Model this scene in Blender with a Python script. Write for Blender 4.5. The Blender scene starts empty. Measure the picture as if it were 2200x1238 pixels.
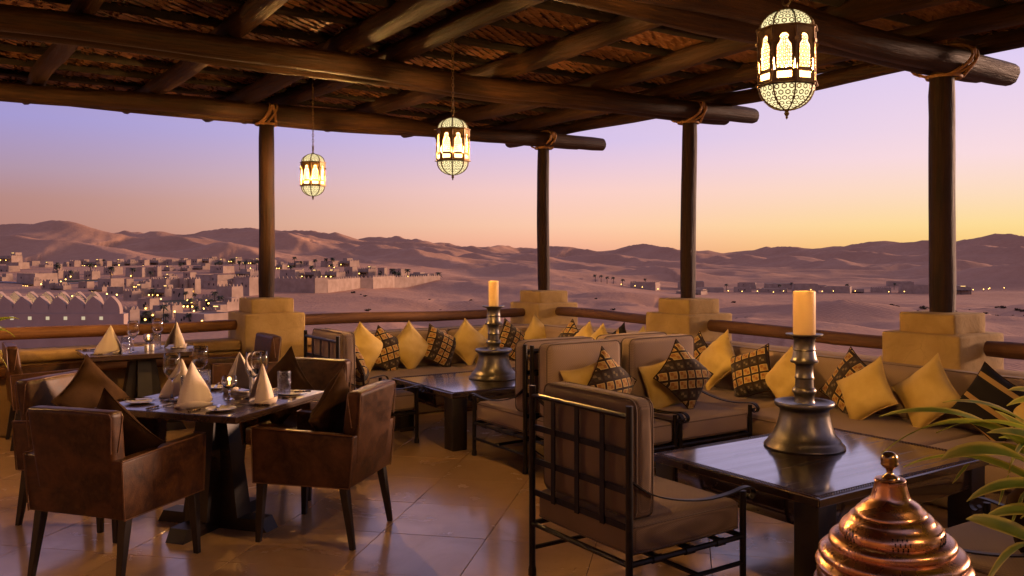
import bpy, bmesh, math, random
import numpy as np
from mathutils import Vector, Matrix, Euler
R = math.radians
rnd = random.Random(7)
SC = bpy.context.scene
COL = SC.collection

# ------------------------------------------------------------------ camera
cam = bpy.data.objects.new('camera', bpy.data.cameras.new('camera'))
COL.objects.link(cam)
cam.location = (0, 0, 1.6)
cam.rotation_euler = (R(90), 0, 0)
cam.data.sensor_width = 36
cam.data.lens = 30.5
cam.data.shift_y = -0.0305
cam.data.clip_start = 0.05
cam.data.clip_end = 40000
SC.camera = cam

# ------------------------------------------------------------------ view
SC.view_settings.view_transform = 'Standard'
SC.view_settings.look = 'None'
SC.view_settings.gamma = 1
SC.view_settings.exposure = 0.0
SC.cycles.max_bounces = 8
SC.cycles.transparent_max_bounces = 12
SC.cycles.sample_clamp_indirect = 3.0
SC.cycles.caustics_reflective = False
SC.cycles.caustics_refractive = False

def lin(r, g, b):
    f = lambda c: ((c/255+0.055)/1.055)**2.4 if c > 10 else c/255/12.92
    return (f(r), f(g), f(b), 1)

# ------------------------------------------------------------------ dusk sky
SUN_AZ = 65          # degrees to the right of straight ahead
SUN_EL = 7
world = bpy.data.worlds.new('World'); SC.world = world
world.use_nodes = True
wn, wl = world.node_tree.nodes, world.node_tree.links
wn.clear()
wout = wn.new('ShaderNodeOutputWorld'); wbg = wn.new('ShaderNodeBackground')
wbg.inputs['Strength'].default_value = 1.0
tc = wn.new('ShaderNodeTexCoord'); sep = wn.new('ShaderNodeSeparateXYZ')
wl.new(tc.outputs['Generated'], sep.inputs[0])
mr = wn.new('ShaderNodeMapRange'); mr.inputs[1].default_value = 0; mr.inputs[2].default_value = 1.0
wl.new(sep.outputs['Z'], mr.inputs[0])
# horizontal angle from the place where the sun went down
sx, sy = math.sin(R(SUN_AZ)), math.cos(R(SUN_AZ))
hv = wn.new('ShaderNodeVectorMath'); hv.operation = 'MULTIPLY'; hv.inputs[1].default_value = (1, 1, 0)
wl.new(tc.outputs['Generated'], hv.inputs[0])
hn = wn.new('ShaderNodeVectorMath'); hn.operation = 'NORMALIZE'; wl.new(hv.outputs[0], hn.inputs[0])
hd = wn.new('ShaderNodeVectorMath'); hd.operation = 'DOT_PRODUCT'; hd.inputs[1].default_value = (sx, sy, 0)
wl.new(hn.outputs[0], hd.inputs[0])
def ramp(stops):
    n = wn.new('ShaderNodeValToRGB'); cr = n.color_ramp
    while len(cr.elements) < len(stops): cr.elements.new(0.5)
    for e, (p, c) in zip(cr.elements, stops): e.position = p; e.color = lin(*c)
    wl.new(mr.outputs[0], n.inputs[0]); return n
top = [(.45, (158, 142, 178)), (1.0, (118, 107, 148))]
r_away = ramp([(0, (168, 116, 108)), (.03, (180, 128, 116)), (.06, (181, 136, 130)), (.09, (176, 148, 168)), (.14, (164, 153, 208)), (.22, (168, 155, 204))]+top)
r_mid = ramp([(0, (236, 164, 140)), (.02, (252, 189, 157)), (.036, (254, 203, 172)), (.075, (251, 207, 200)), (.132, (214, 195, 234)), (.22, (205, 188, 228))]+top)
r_sun = ramp([(0, (250, 194, 98)), (.033, (254, 222, 150)), (.065, (254, 222, 190)), (.105, (252, 221, 224)), (.20, (226, 208, 243)), (.3, (205, 188, 222))]+top)
def mix(a, b, lo, hi):
    m = wn.new('ShaderNodeMapRange'); m.interpolation_type = 'SMOOTHSTEP'
    m.inputs[1].default_value = lo; m.inputs[2].default_value = hi
    wl.new(hd.outputs['Value'], m.inputs[0])
    x = wn.new('ShaderNodeMix'); x.data_type = 'RGBA'
    wl.new(m.outputs[0], x.inputs[0]); wl.new(a, x.inputs[6]); wl.new(b, x.inputs[7]); return x.outputs[2]
c1 = mix(r_away.outputs[0], r_mid.outputs[0], -.17, .54)
c2 = mix(c1, r_sun.outputs[0], .427, .885)
wl.new(c2, wbg.inputs['Color']); wl.new(wbg.outputs[0], wout.inputs[0])

# ------------------------------------------------------------------ afterglow
sun = bpy.data.objects.new('sun', bpy.data.lights.new('sun', 'SUN')); COL.objects.link(sun)
sun.data.energy = 4.8
sun.data.angle = R(7)
sun.data.color = (1.0, 0.56, 0.36)
sd = Vector((sx*math.cos(R(SUN_EL)), sy*math.cos(R(SUN_EL)), math.sin(R(SUN_EL))))
sun.rotation_euler = sd.to_track_quat('Z', 'Y').to_euler()
sun.location = (40, 30, 40)

# ------------------------------------------------------------------ material helpers
class NT:
    def __init__(s, name):
        s.m = bpy.data.materials.new(name); s.m.use_nodes = True
        s.n, s.l = s.m.node_tree.nodes, s.m.node_tree.links
        s.b = s.n['Principled BSDF']; s.out = s.n['Material Output']
    def new(s, t, **kw):
        x = s.n.new(t)
        for k, v in kw.items(): setattr(x, k, v)
        return x
    def set(s, sock, v):
        if hasattr(v, 'default_value') or hasattr(v, 'is_output'): s.l.new(v, sock)
        else: sock.default_value = v
    def math(s, op, a, b=0.0, c=None):
        x = s.new('ShaderNodeMath', operation=op)
        s.set(x.inputs[0], a); s.set(x.inputs[1], b)
        if c is not None: s.set(x.inputs[2], c)
        return x.outputs[0]
    def coord(s, kind='Object', scale=(1, 1, 1), rot=(0, 0, 0), loc=(0, 0, 0)):
        t = s.new('ShaderNodeTexCoord'); m = s.new('ShaderNodeMapping')
        m.inputs['Scale'].default_value = scale; m.inputs['Rotation'].default_value = rot; m.inputs['Location'].default_value = loc
        s.l.new(t.outputs[kind], m.inputs[0]); return m.outputs[0]
    def noise(s, vec, scale, detail=4, rough=.55, dist=0.0):
        x = s.new('ShaderNodeTexNoise'); x.inputs['Scale'].default_value = scale
        x.inputs['Detail'].default_value = detail; x.inputs['Roughness'].default_value = rough; x.inputs['Distortion'].default_value = dist
        if vec is not None: s.l.new(vec, x.inputs['Vector'])
        return x.outputs['Fac']
    def mix(s, f, a, b):
        x = s.new('ShaderNodeMix', data_type='RGBA')
        s.set(x.inputs[0], f)
        for i, v in ((6, a), (7, b)):
            if isinstance(v, tuple): x.inputs[i].default_value = v if len(v) == 4 else v+(1,)
            else: s.l.new(v, x.inputs[i])
        return x.outputs[2]
    def rng(s, v, a, b, c=0.0, d=1.0):
        x = s.new('ShaderNodeMapRange'); s.set(x.inputs[0], v)
        for i, q in enumerate((a, b, c, d)): x.inputs[i+1].default_value = q
        return x.outputs[0]
    def bump(s, h, strength=.3, dist=.01):
        x = s.new('ShaderNodeBump'); x.inputs['Strength'].default_value = strength; x.inputs['Distance'].default_value = dist
        s.l.new(h, x.inputs['Height']); s.l.new(x.outputs[0], s.b.inputs['Normal']); return x
    def col(s, v): s.set(s.b.inputs['Base Color'], v if not (isinstance(v, tuple) and len(v) == 3) else v+(1,))
    def p(s, **kw):
        for k, v in kw.items(): s.set(s.b.inputs[k.replace('_', ' ')], v)

def mottled(name, a, b, scale=6, rough=.7, bump=.2, bscale=40, bdist=.004, stretch=(1, 1, 1), metal=0.0, spec=.5, lo=.35, hi=.65):
    t = NT(name); v = t.coord('Object', stretch)
    n = t.noise(v, scale, 5)
    t.col(t.mix(t.rng(n, lo, hi), a, b))
    t.p(Roughness=rough, Metallic=metal, Specular_IOR_Level=spec)
    if bump: t.bump(t.noise(v, bscale, 4), bump, bdist)
    return t.m

def emis(name, c, strength, base=(.02, .02, .02)):
    t = NT(name); t.col(base); t.p(Emission_Color=c+(1,), Emission_Strength=strength); return t.m

# surfaces
def m_tile():
    t = NT('stone_tile'); v = t.coord('Object', (1, 1, 1)); oi = t.new('ShaderNodeObjectInfo')
    vv = t.new('ShaderNodeVectorMath', operation='ADD'); t.l.new(v, vv.inputs[0])
    sc = t.new('ShaderNodeVectorMath', operation='SCALE'); t.l.new(oi.outputs['Location'], sc.inputs[0]); sc.inputs['Scale'].default_value = 1.7
    t.l.new(sc.outputs[0], vv.inputs[1])
    n1 = t.noise(vv.outputs[0], 2.2, 6, .6, .8); n2 = t.noise(vv.outputs[0], 18, 5, .65, 1.5)
    base = t.mix(t.rng(n1, .35, .68), (.64, .415, .215), (.44, .27, .13))
    base = t.mix(t.rng(oi.outputs['Random'], 0, 1, 0, .45), base, (.50, .325, .175))
    pits = t.rng(n2, .62, .70); reg = t.rng(n1, .5, .62)
    pm = t.math('MULTIPLY', pits, reg)
    t.col(t.mix(t.math('MULTIPLY', pm, .55), base, (.10, .07, .045)))
    t.p(Roughness=t.rng(n1, .3, .7, .16, .3), Specular_IOR_Level=.5, Coat_Weight=.4, Coat_Roughness=.10, Coat_IOR=1.5)
    t.bump(t.math('SUBTRACT', t.math('MULTIPLY', n1, .25), pm), .25, .003)
    return t.m
def m_wood(name, a, b, rough=.55, axis=0, bump=.5, gscale=9, coat=0.0):
    t = NT(name); st = [14, 14, 14]; st[axis] = .7
    v = t.coord('Object', tuple(st)); oi = t.new('ShaderNodeObjectInfo')
    ad = t.new('ShaderNodeVectorMath', operation='ADD'); t.l.new(v, ad.inputs[0])
    cx_ = t.new('ShaderNodeCombineXYZ'); t.l.new(t.math('MULTIPLY', oi.outputs['Random'], 37), cx_.inputs[0]); t.l.new(cx_.outputs[0], ad.inputs[1])
    g = t.noise(ad.outputs[0], gscale/6, 6, .62, .6); k = t.noise(t.coord('Object', (1, 1, 1)), 2.5, 3)
    f = t.math('ADD', t.math('MULTIPLY', t.rng(g, .35, .66), .75), t.math('MULTIPLY', t.rng(k, .4, .62), .25))
    t.col(t.mix(f, a, b)); t.p(Specular_IOR_Level=.5 if coat else .22, Roughness=t.rng(g, .3, .7, rough-.12, rough+.12), Coat_Weight=coat, Coat_Roughness=.09, Coat_IOR=1.95)
    t.bump(g, bump, .012); return t.m
def m_cloth(name, a, b, scale=420, rough=.9, weave=.25):
    t = NT(name); v = t.coord('Object')
    n = t.noise(v, 3.5, 4); w1 = t.new('ShaderNodeTexWave', bands_direction='X'); w2 = t.new('ShaderNodeTexWave', bands_direction='DIAGONAL')
    for w in (w1, w2): t.l.new(v, w.inputs[0]); w.inputs['Scale'].default_value = scale/12; w.inputs['Distortion'].default_value = .6
    ww = t.math('MULTIPLY', w1.outputs['Fac'], w2.outputs['Fac'])
    t.col(t.mix(t.math('ADD', t.math('MULTIPLY', ww, .5), t.math('MULTIPLY', n, .5)), a, b))
    t.p(Roughness=rough, Sheen_Weight=.06, Sheen_Roughness=.5, Specular_IOR_Level=.2)
    t.bump(t.math('ADD', t.math('MULTIPLY', ww, .3), n), weave, .006); return t.m
def m_leather():
    t = NT('brown_leather'); v = t.coord('Object')
    n = t.noise(v, 7, 6, .65, .7); n2 = t.noise(v, 30, 4)
    c = t.mix(t.rng(n, .36, .66), (.026, .0095, .0034), (.100, .040, .0135))
    t.col(t.mix(t.math('MULTIPLY', t.rng(n2, .5, .75), .35), c, (.14, .064, .025)))
    t.p(Roughness=t.rng(n, .3, .7, .36, .52), Specular_IOR_Level=.30)
    t.bump(t.math('ADD', t.noise(v, 160, 2), t.math('MULTIPLY', n, 1.2)), .22, .004); return t.m
def m_kilim(name, ang):
    t = NT(name); v = t.coord('Object', (1, 1, 1), (0, 0, ang)); s = t.new('ShaderNodeSeparateXYZ'); t.l.new(v, s.inputs[0])
    N = 13.5
    x = t.math('ADD', t.math('MULTIPLY', s.outputs[0], N), 40.5); y = t.math('ADD', t.math('MULTIPLY', s.outputs[1], N), 40.5)
    fx = t.math('ABSOLUTE', t.math('SUBTRACT', t.math('FRACT', x), .5)); fy = t.math('ABSOLUTE', t.math('SUBTRACT', t.math('FRACT', y), .5))
    mx = t.math('MAXIMUM', fx, fy)
    sq = t.math('LESS_THAN', mx, .39); inner = t.math('LESS_THAN', mx, .31)
    qx = t.math('GREATER_THAN', t.math('FRACT', x), .5); qy = t.math('GREATER_THAN', t.math('FRACT', y), .5)
    chk = t.math('ABSOLUTE', t.math('SUBTRACT', qx, qy))
    row = t.math('MODULO', t.math('FLOOR', y), 3); gold = t.math('LESS_THAN', row, 1.5)
    n = t.noise(v, 60, 2)
    body = t.mix(n, (.020, .011, .008), (.045, .026, .018))
    motif = t.mix(chk, (.40, .25, .07), (.30, .13, .035))
    sqc = t.mix(inner, (.50, .36, .13), motif)
    dark = t.mix(t.math('MULTIPLY', chk, t.math('LESS_THAN', mx, .25)), (.05, .036, .024), (.17, .13, .07))
    t.col(t.mix(sq, body, t.mix(gold, dark, sqc)))
    t.p(Roughness=.92, Specular_IOR_Level=.15, Sheen_Weight=.2); t.bump(t.noise(v, 240, 2), .3, .002); return t.m
def m_stripe():
    t = NT('striped_cushion_fabric'); v = t.coord('Object'); s = t.new('ShaderNodeSeparateXYZ'); t.l.new(v, s.inputs[0])
    f = t.math('FRACT', t.math('ADD', t.math('MULTIPLY', s.outputs[0], 6.2), 10.3)); g = t.math('LESS_THAN', f, .2)
    t.col(t.mix(g, (.016, .013, .012), (.42, .27, .085))); t.p(Roughness=.9, Specular_IOR_Level=.2); t.bump(t.noise(v, 240, 2), .3, .002); return t.m
def m_glass(name, rough=0.0, bumps=0):
    t = NT(name); t.col((1, 1, 1)); t.p(Transmission_Weight=1.0, Roughness=rough, IOR=1.45)
    if bumps:
        v = t.new('ShaderNodeTexVoronoi'); v.inputs['Scale'].default_value = bumps; t.l.new(t.coord('Object'), v.inputs[0]); t.bump(v.outputs['Distance'], .8, .004)
    return t.m
def m_lampglass(name, c, strength, trans):
    t = NT(name); e = t.new('ShaderNodeEmission'); e.inputs[0].default_value = c+(1,); e.inputs[1].default_value = strength
    tr = t.new('ShaderNodeBsdfTransparent'); tr.inputs[0].default_value = (1, .9, .7, 1)
    mx = t.new('ShaderNodeMixShader'); mx.inputs[0].default_value = trans
    t.l.new(e.outputs[0], mx.inputs[1]); t.l.new(tr.outputs[0], mx.inputs[2]); t.l.new(mx.outputs[0], t.out.inputs[0]); return t.m
def m_leaf(name, a, edge):
    t = NT(name); uv = t.new('ShaderNodeUVMap'); s = t.new('ShaderNodeSeparateXYZ'); t.l.new(uv.outputs[0], s.inputs[0])
    w = t.math('ABSOLUTE', t.math('SUBTRACT', s.outputs[0], .5)); st = t.noise(t.coord('UV', (18, 1.2, 1)), 2.2, 3)
    e = t.rng(t.math('ADD', w, t.math('MULTIPLY', t.math('SUBTRACT', st, .5), .28)), .27, .40)
    tip = t.rng(s.outputs[1], .8, 1.0, 0, .6)
    t.col(t.mix(t.math('MAXIMUM', e, tip), t.mix(st, a, tuple(q*1.8 for q in a)), edge))
    t.p(Roughness=.45, Specular_IOR_Level=.4); t.bump(st, .25, .004)
    tr = t.new('ShaderNodeBsdfTranslucent'); tr.inputs[0].default_value = (.42, .48, .06, 1); mx = t.new('ShaderNodeMixShader'); mx.inputs[0].default_value = .3
    t.l.new(t.b.outputs[0], mx.inputs[1]); t.l.new(tr.outputs[0], mx.inputs[2]); t.l.new(mx.outputs[0], t.out.inputs[0]); return t.m
def m_sand():
    t = NT('desert_sand'); v = t.coord('Object')
    n = t.noise(v, .012, 5); n2 = t.noise(v, .15, 6, .7)
    t.col(t.mix(t.rng(t.math('ADD', t.math('MULTIPLY', n, .6), t.math('MULTIPLY', n2, .4)), .36, .64), (.46, .255, .148), (.59, .345, .205)))
    t.p(Roughness=.95, Specular_IOR_Level=.1)
    w = t.new('ShaderNodeTexWave', bands_direction='DIAGONAL'); t.l.new(v, w.inputs[0]); w.inputs['Scale'].default_value = .35; w.inputs['Distortion'].default_value = 6; w.inputs['Detail'].default_value = 3
    t.bump(t.math('ADD', t.math('MULTIPLY', n2, 1.2), t.math('MULTIPLY', w.outputs['Fac'], .12)), .45, 1.0); return t.m
def m_copper():
    t = NT('polished_copper'); v = t.coord('Object'); n = t.noise(v, 9, 5, .6, .5); n2 = t.noise(v, 60, 3)
    t.col(t.mix(t.rng(n, .35, .7), (.74, .415, .25), (.55, .29, .165)))
    t.p(Metallic=1.0, Roughness=t.rng(n, .3, .75, .19, .38)); t.bump(n2, .08, .003); return t.m

def m_plaster(name, a, b):
    t = NT(name); v = t.coord('Object'); n = t.noise(v, 2.6, 6, .65, .4); n2 = t.noise(v, 11, 6, .7, .6); cr = t.new('ShaderNodeTexVoronoi', feature='DISTANCE_TO_EDGE')
    wv = t.new('ShaderNodeMix', data_type='VECTOR'); wv.inputs[0].default_value = .12; t.l.new(v, wv.inputs[4]); nn = t.new('ShaderNodeTexNoise'); nn.inputs['Scale'].default_value = 5; t.l.new(v, nn.inputs[0]); t.l.new(nn.outputs[1], wv.inputs[5])
    t.l.new(wv.outputs[1], cr.inputs[0]); cr.inputs['Scale'].default_value = 3.4; crack = t.math('MULTIPLY', t.math('LESS_THAN', cr.outputs['Distance'], .0035), t.rng(n, .54, .60))
    c = t.mix(t.rng(n, .35, .65), a, b); c = t.mix(t.math('MULTIPLY', t.rng(n2, .55, .72), .35), c, tuple(q*.55 for q in a)); c = t.mix(t.math('MULTIPLY', crack, .4), c, tuple(q*.3 for q in a))
    t.col(c); t.p(Roughness=.88, Specular_IOR_Level=.25)
    t.bump(t.math('SUBTRACT', t.math('ADD', t.math('MULTIPLY', n, .8), t.math('MULTIPLY', n2, .5)), t.math('MULTIPLY', crack, .5)), .7, .014); return t.m
def m_wax():
    t = NT('ivory_wax'); n = t.noise(t.coord('Object'), 6, 3); t.col(t.mix(n, (.76, .58, .28), (.84, .68, .38))); t.p(Roughness=.45)
    tr = t.new('ShaderNodeBsdfTranslucent'); tr.inputs[0].default_value = (1.0, .74, .32, 1); mx = t.new('ShaderNodeMixShader'); mx.inputs[0].default_value = .28
    t.l.new(t.b.outputs[0], mx.inputs[1]); t.l.new(tr.outputs[0], mx.inputs[2]); t.l.new(mx.outputs[0], t.out.inputs[0]); return t.m
M = dict(
    tile=m_tile(), grout=mottled('tile_grout', (.15, .10, .06), (.21, .145, .085), 20, .9),
    plaster=m_plaster('ochre_plaster', (.34, .225, .078), (.47, .33, .13)),
    wall_plaster=m_plaster('terrace_plaster', (.27, .165, .06), (.37, .245, .10)),
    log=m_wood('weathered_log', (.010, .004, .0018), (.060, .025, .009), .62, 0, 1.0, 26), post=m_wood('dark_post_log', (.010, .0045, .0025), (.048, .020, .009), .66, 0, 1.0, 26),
    raillog=m_wood('rail_log', (.115, .050, .018), (.27, .130, .052), .6),
    railgrey=m_wood('dry_rail_log', (.07, .033, .018), (.17, .085, .045), .65),
    mat=mottled('woven_palm_leaf', (.115, .040, .0125), (.25, .104, .036), 16, .7, .2, 60, .003, (1, 6, 1)),
    deck=mottled('thatch_and_gap_shade', (.014, .008, .005), (.03, .018, .01), 8, .95),  # roof thatch; also the dark colour that imitates shade in the mat gaps
    rope=mottled('rawhide_lashing', (.26, .12, .035), (.36, .18, .06), 30, .7),
    iron=mottled('black_iron', (.016, .013, .012), (.030, .024, .021), 14, .42, .15, 90, .002, metal=.7),
    table=m_wood('dark_stained_wood', (.016, .008, .006), (.034, .018, .013), .2, 0, .02, 7, 1.0),
    dtable=m_wood('dining_table_wood', (.040, .021, .014), (.065, .036, .024), .3, 0, .04, 7, .5),
    tableedge=m_wood('table_edge_wood', (.035, .017, .010), (.06, .03, .017), .35, 0, .15),
    leg=mottled('dark_leg_wood', (.008, .005, .004), (.018, .010, .007), 9, .45, .1),
    leather=m_leather(), seam=mottled('leather_piping', (.11, .05, .022), (.17, .082, .038), 20, .42, .1),
    sofa=m_cloth('taupe_upholstery', (.25, .178, .128), (.38, .275, .20)),
    sofadark=m_cloth('taupe_piping', (.11, .078, .056), (.17, .122, .09)),
    rib=m_cloth('ribbed_upholstery', (.10, .066, .042), (.28, .19, .12), 900, .9, .6),
    gold=mottled('mustard_cushion', (.50, .345, .080), (.60, .440, .130), 5, .72, .25, 14, .010),
    goldpip=mottled('mustard_piping', (.48, .33, .11), (.56, .41, .16), 20, .8, .1),
    brown=mottled('brown_cushion', (.034, .0175, .008), (.060, .032, .0145), 6, 1.0, .3, 16, .008, spec=.08),
    kilim=m_kilim('kilim_fabric', R(45)), kilim2=m_kilim('kilim_fabric_straight', 0), stripe=m_stripe(),
    napkin=m_cloth('linen_napkin', (.76, .64, .52), (.84, .73, .61), 800, .85, .12),
    glass=m_glass('clear_glass'), tumbler=m_glass('pressed_glass', 0, 90),
    china=mottled('white_china', (.62, .57, .5), (.68, .63, .55), 5, .25, 0),
    steel=mottled('cutlery_steel', (.6, .57, .52), (.7, .66, .6), 5, .2, 0, metal=1.0),
    bamboo=mottled('dark_bamboo_handle', (.03, .014, .007), (.36, .22, .08), 60, .35, .1, 90, .001, (1, .3, 1), lo=.5, hi=.62),
    pewter=mottled('aged_pewter', (.105, .095, .082), (.20, .18, .155), 7, .36, .12, 60, .002, metal=.85),
    wax=m_wax(),
    brass=mottled('lantern_brass', (.12, .072, .026), (.24, .145, .052), 20, .42, .1, metal=.6),
    lglass=m_lampglass('lantern_window_glass', (1.0, .84, .50), 3.6, .5), dglass=m_lampglass('lantern_dome_glass', (1.0, .84, .44), 1.45, .35),
    copper=m_copper(), knob=mottled('bronze_knob', (.30, .19, .085), (.40, .27, .12), 9, .25, .05, metal=1.0), hole=mottled('pierced_hole', (.004, .003, .002), (.006, .004, .003), 5, 1, 0),
    leaf=m_leaf('variegated_leaf', (.065, .120, .016), (.58, .46, .10)), stem=mottled('plant_stem', (.10, .075, .03), (.2, .15, .06), 20, .8), pot=mottled('terracotta_pot', (.20, .09, .05), (.28, .13, .07), 6, .8),
    soil=mottled('potting_soil', (.02, .013, .008), (.04, .026, .015), 30, 1),
    sand=m_sand(), house=mottled('sand_render', (.31, .215, .150), (.41, .295, .215), .4, .9, .2, 6, .05),
    fort=mottled('fort_render', (.36, .25, .19), (.43, .305, .235), .5, .92, .3, 5, .03),
    dwood=mottled('pergola_timber', (.05, .026, .016), (.085, .045, .028), 2, .8, 0), dark=mottled('dark_opening', (.02, .014, .012), (.03, .02, .016), 2, .9, 0),
    lamp=emis('garden_lamp_glow', (1.0, .54, .12), 8.0), lit=emis('lit_opening', (1.0, .80, .50), .6), litstrip=emis('cove_lamp_glow', (1.0, .62, .20), 3.0), rooflamp=emis('roof_lamp_glow', (1.0, .78, .36), 30.0),
    palm=mottled('palm_frond', (.040, .044, .022), (.085, .085, .042), 3, .7, 0), trunk=mottled('palm_trunk', (.06, .04, .028), (.11, .075, .05), 3, .9, 0),
    road=mottled('paved_road', (.20, .17, .17), (.25, .21, .21), .3, .85, 0), lawn=mottled('irrigated_lawn', (.028, .034, .014), (.05, .055, .022), .3, .95, .3, 3, .05),
    scrub=mottled('desert_scrub', (.045, .034, .02), (.08, .06, .035), 3, .95, 0),
    flame=emis('candle_flame', (1.0, .52, .13), 22.0),
)

# ------------------------------------------------------------------ geometry helpers
class MB:
    def __init__(s): s.v, s.f, s.uv = [], [], {}
    def add(s, vs, fs, mat=None):
        o = len(s.v)
        s.v += [tuple(mat @ Vector(p)) if mat is not None else tuple(p) for p in vs]
        s.f += [tuple(i+o for i in f) for f in fs]
        return s
    def box(s, c, d, mat=None):
        x, y, z = (q/2 for q in d)
        vs = [(c[0]+a*x, c[1]+b*y, c[2]+e*z) for a in (-1, 1) for b in (-1, 1) for e in (-1, 1)]
        return s.add(vs, [(0, 1, 3, 2), (4, 6, 7, 5), (0, 4, 5, 1), (2, 3, 7, 6), (0, 2, 6, 4), (1, 5, 7, 3)], mat)
    def hexa(s, lo, hi, mat=None):      # lower and upper rings of four points
        return s.add(list(lo)+list(hi), [(3, 2, 1, 0), (4, 5, 6, 7)]+[(i, (i+1) % 4, 4+(i+1) % 4, 4+i) for i in range(4)], mat)
    def rbox(s, c, d, r=.02, n=3, puff=0.0, mat=None, taper=0.0):
        h = [q/2 for q in d]; r = min(r, *[q*.98 for q in h]); vs, fs, key = [], [], {}
        # samples along an axis: rounded ends plus two inner points
        def axis(k):
            a = [-h[k]+r*(1-math.cos(t*math.pi/2/n)) for t in range(n+1)]
            inner = h[k]-r
            m = 5 if puff else 1
            mid = [-inner+2*inner*t/m for t in range(1, m)]
            return a+mid+[-q for q in reversed(a)]
        ax = [axis(0), axis(1), axis(2)]
        def pt(p):
            q = [max(-h[k]+r, min(h[k]-r, p[k])) for k in range(3)]
            dv = Vector([p[k]-q[k] for k in range(3)])
            if dv.length > 1e-9: dv = dv.normalized()*r
            w = [q[k]+dv[k] for k in range(3)]
            if puff:
                big = [abs(w[k])/h[k] for k in range(3)]
                for k in range(3):
                    o1, o2 = [j for j in range(3) if j != k]
                    w[k] += math.copysign(1, w[k])*puff*(big[k]**3)*max(0, 1-big[o1]**2)*max(0, 1-big[o2]**2)*(1.0 if h[k] < .12 else .35)
            return (w[0]+c[0], w[1]+c[1], w[2]+c[2])
        for k in range(3):
            i, j = [(1, 2), (2, 0), (0, 1)][k]
            for sg in (-1, 1):
                idx = {}
                for a, pa in enumerate(ax[i]):
                    for b, pb in enumerate(ax[j]):
                        p = [0, 0, 0]; p[k] = sg*h[k]; p[i] = pa; p[j] = pb
                        w = pt(p); kk = tuple(round(q, 5) for q in w)
                        if kk not in key: key[kk] = len(vs); vs.append(w)
                        idx[a, b] = key[kk]
                for a in range(len(ax[i])-1):
                    for b in range(len(ax[j])-1):
                        f = [idx[a, b], idx[a+1, b], idx[a+1, b+1], idx[a, b+1]]
                        g = []
                        for q in f:
                            if q not in g: g.append(q)
                        if len(g) > 2: fs.append(tuple(g if sg > 0 else g[::-1]))
        return s.add(vs, fs, mat)
    def tube(s, pts, r, n=8, closed=False, mat=None, cap=True):
        pts = [Vector(p) for p in pts]; m = len(pts); rr = r if isinstance(r, (list, tuple)) else [r]*m
        vs, fs = [], []; up = None
        for i in range(m):
            a = pts[(i-1) % m] if (closed or i) else pts[i]; b = pts[(i+1) % m] if (closed or i < m-1) else pts[i]
            t = (b-a).normalized()
            if up is None:
                up = Vector((0, 0, 1)) if abs(t.z) < .9 else Vector((1, 0, 0))
            x = up.cross(t).normalized() if up.cross(t).length > 1e-6 else t.orthogonal().normalized()
            y = t.cross(x).normalized(); up = y
            for k in range(n):
                q = 2*math.pi*k/n; vs.append(pts[i]+(x*math.cos(q)+y*math.sin(q))*rr[i])
        for i in range(m if closed else m-1):
            j = (i+1) % m
            for k in range(n): fs.append((i*n+k, i*n+(k+1) % n, j*n+(k+1) % n, j*n+k))
        if cap and not closed: fs += [tuple(range(n))[::-1], tuple(range((m-1)*n, m*n))]
        return s.add(vs, fs, mat)
    def lathe(s, prof, n=32, mat=None, wob=None):
        vs, fs = [], []
        for r, z in prof:
            for k in range(n):
                q = 2*math.pi*k/n; vs.append((r*math.cos(q), r*math.sin(q), z))
        for i in range(len(prof)-1):
            for k in range(n): fs.append((i*n+k, i*n+(k+1) % n, (i+1)*n+(k+1) % n, (i+1)*n+k))
        if prof[0][0] > 1e-5: fs.append(tuple(range(n))[::-1])
        if prof[-1][0] > 1e-5: fs.append(tuple(range((len(prof)-1)*n, len(prof)*n)))
        return s.add(vs, fs, mat)
    def strip(s, pts, width, thick, side=(1, 0, 0), mat=None):     # flat bar bent along pts
        pts = [Vector(p) for p in pts]; sd_ = Vector(side).normalized(); vs, fs = [], []
        for i, p in enumerate(pts):
            t = (pts[min(i+1, len(pts)-1)]-pts[max(i-1, 0)]).normalized(); nn = t.cross(sd_).normalized()
            for a, b in ((-1, -1), (1, -1), (1, 1), (-1, 1)): vs.append(p+sd_*a*width/2+nn*b*thick/2)
        for i in range(len(pts)-1):
            for k in range(4): fs.append((i*4+k, i*4+(k+1) % 4, i*4+4+(k+1) % 4, i*4+4+k))
        m = (len(pts)-1)*4
        fs += [(3, 2, 1, 0), (m, m+1, m+2, m+3)]
        return s.add(vs, fs, mat)
    def mesh(s, name):
        me = bpy.data.meshes.new(name); me.from_pydata(s.v, [], s.f); me.update(); return me
    def build(s, name, mat, parent=None, smooth=35, loc=None, rot=None, fix=True):
        me = s.mesh(name)
        if fix:
            bm = bmesh.new(); bm.from_mesh(me); bmesh.ops.remove_doubles(bm, verts=bm.verts, dist=1e-5)
            bmesh.ops.recalc_face_normals(bm, faces=bm.faces); bm.to_mesh(me); bm.free()
        return link(name, me, mat, parent, smooth, loc, rot)

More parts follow.
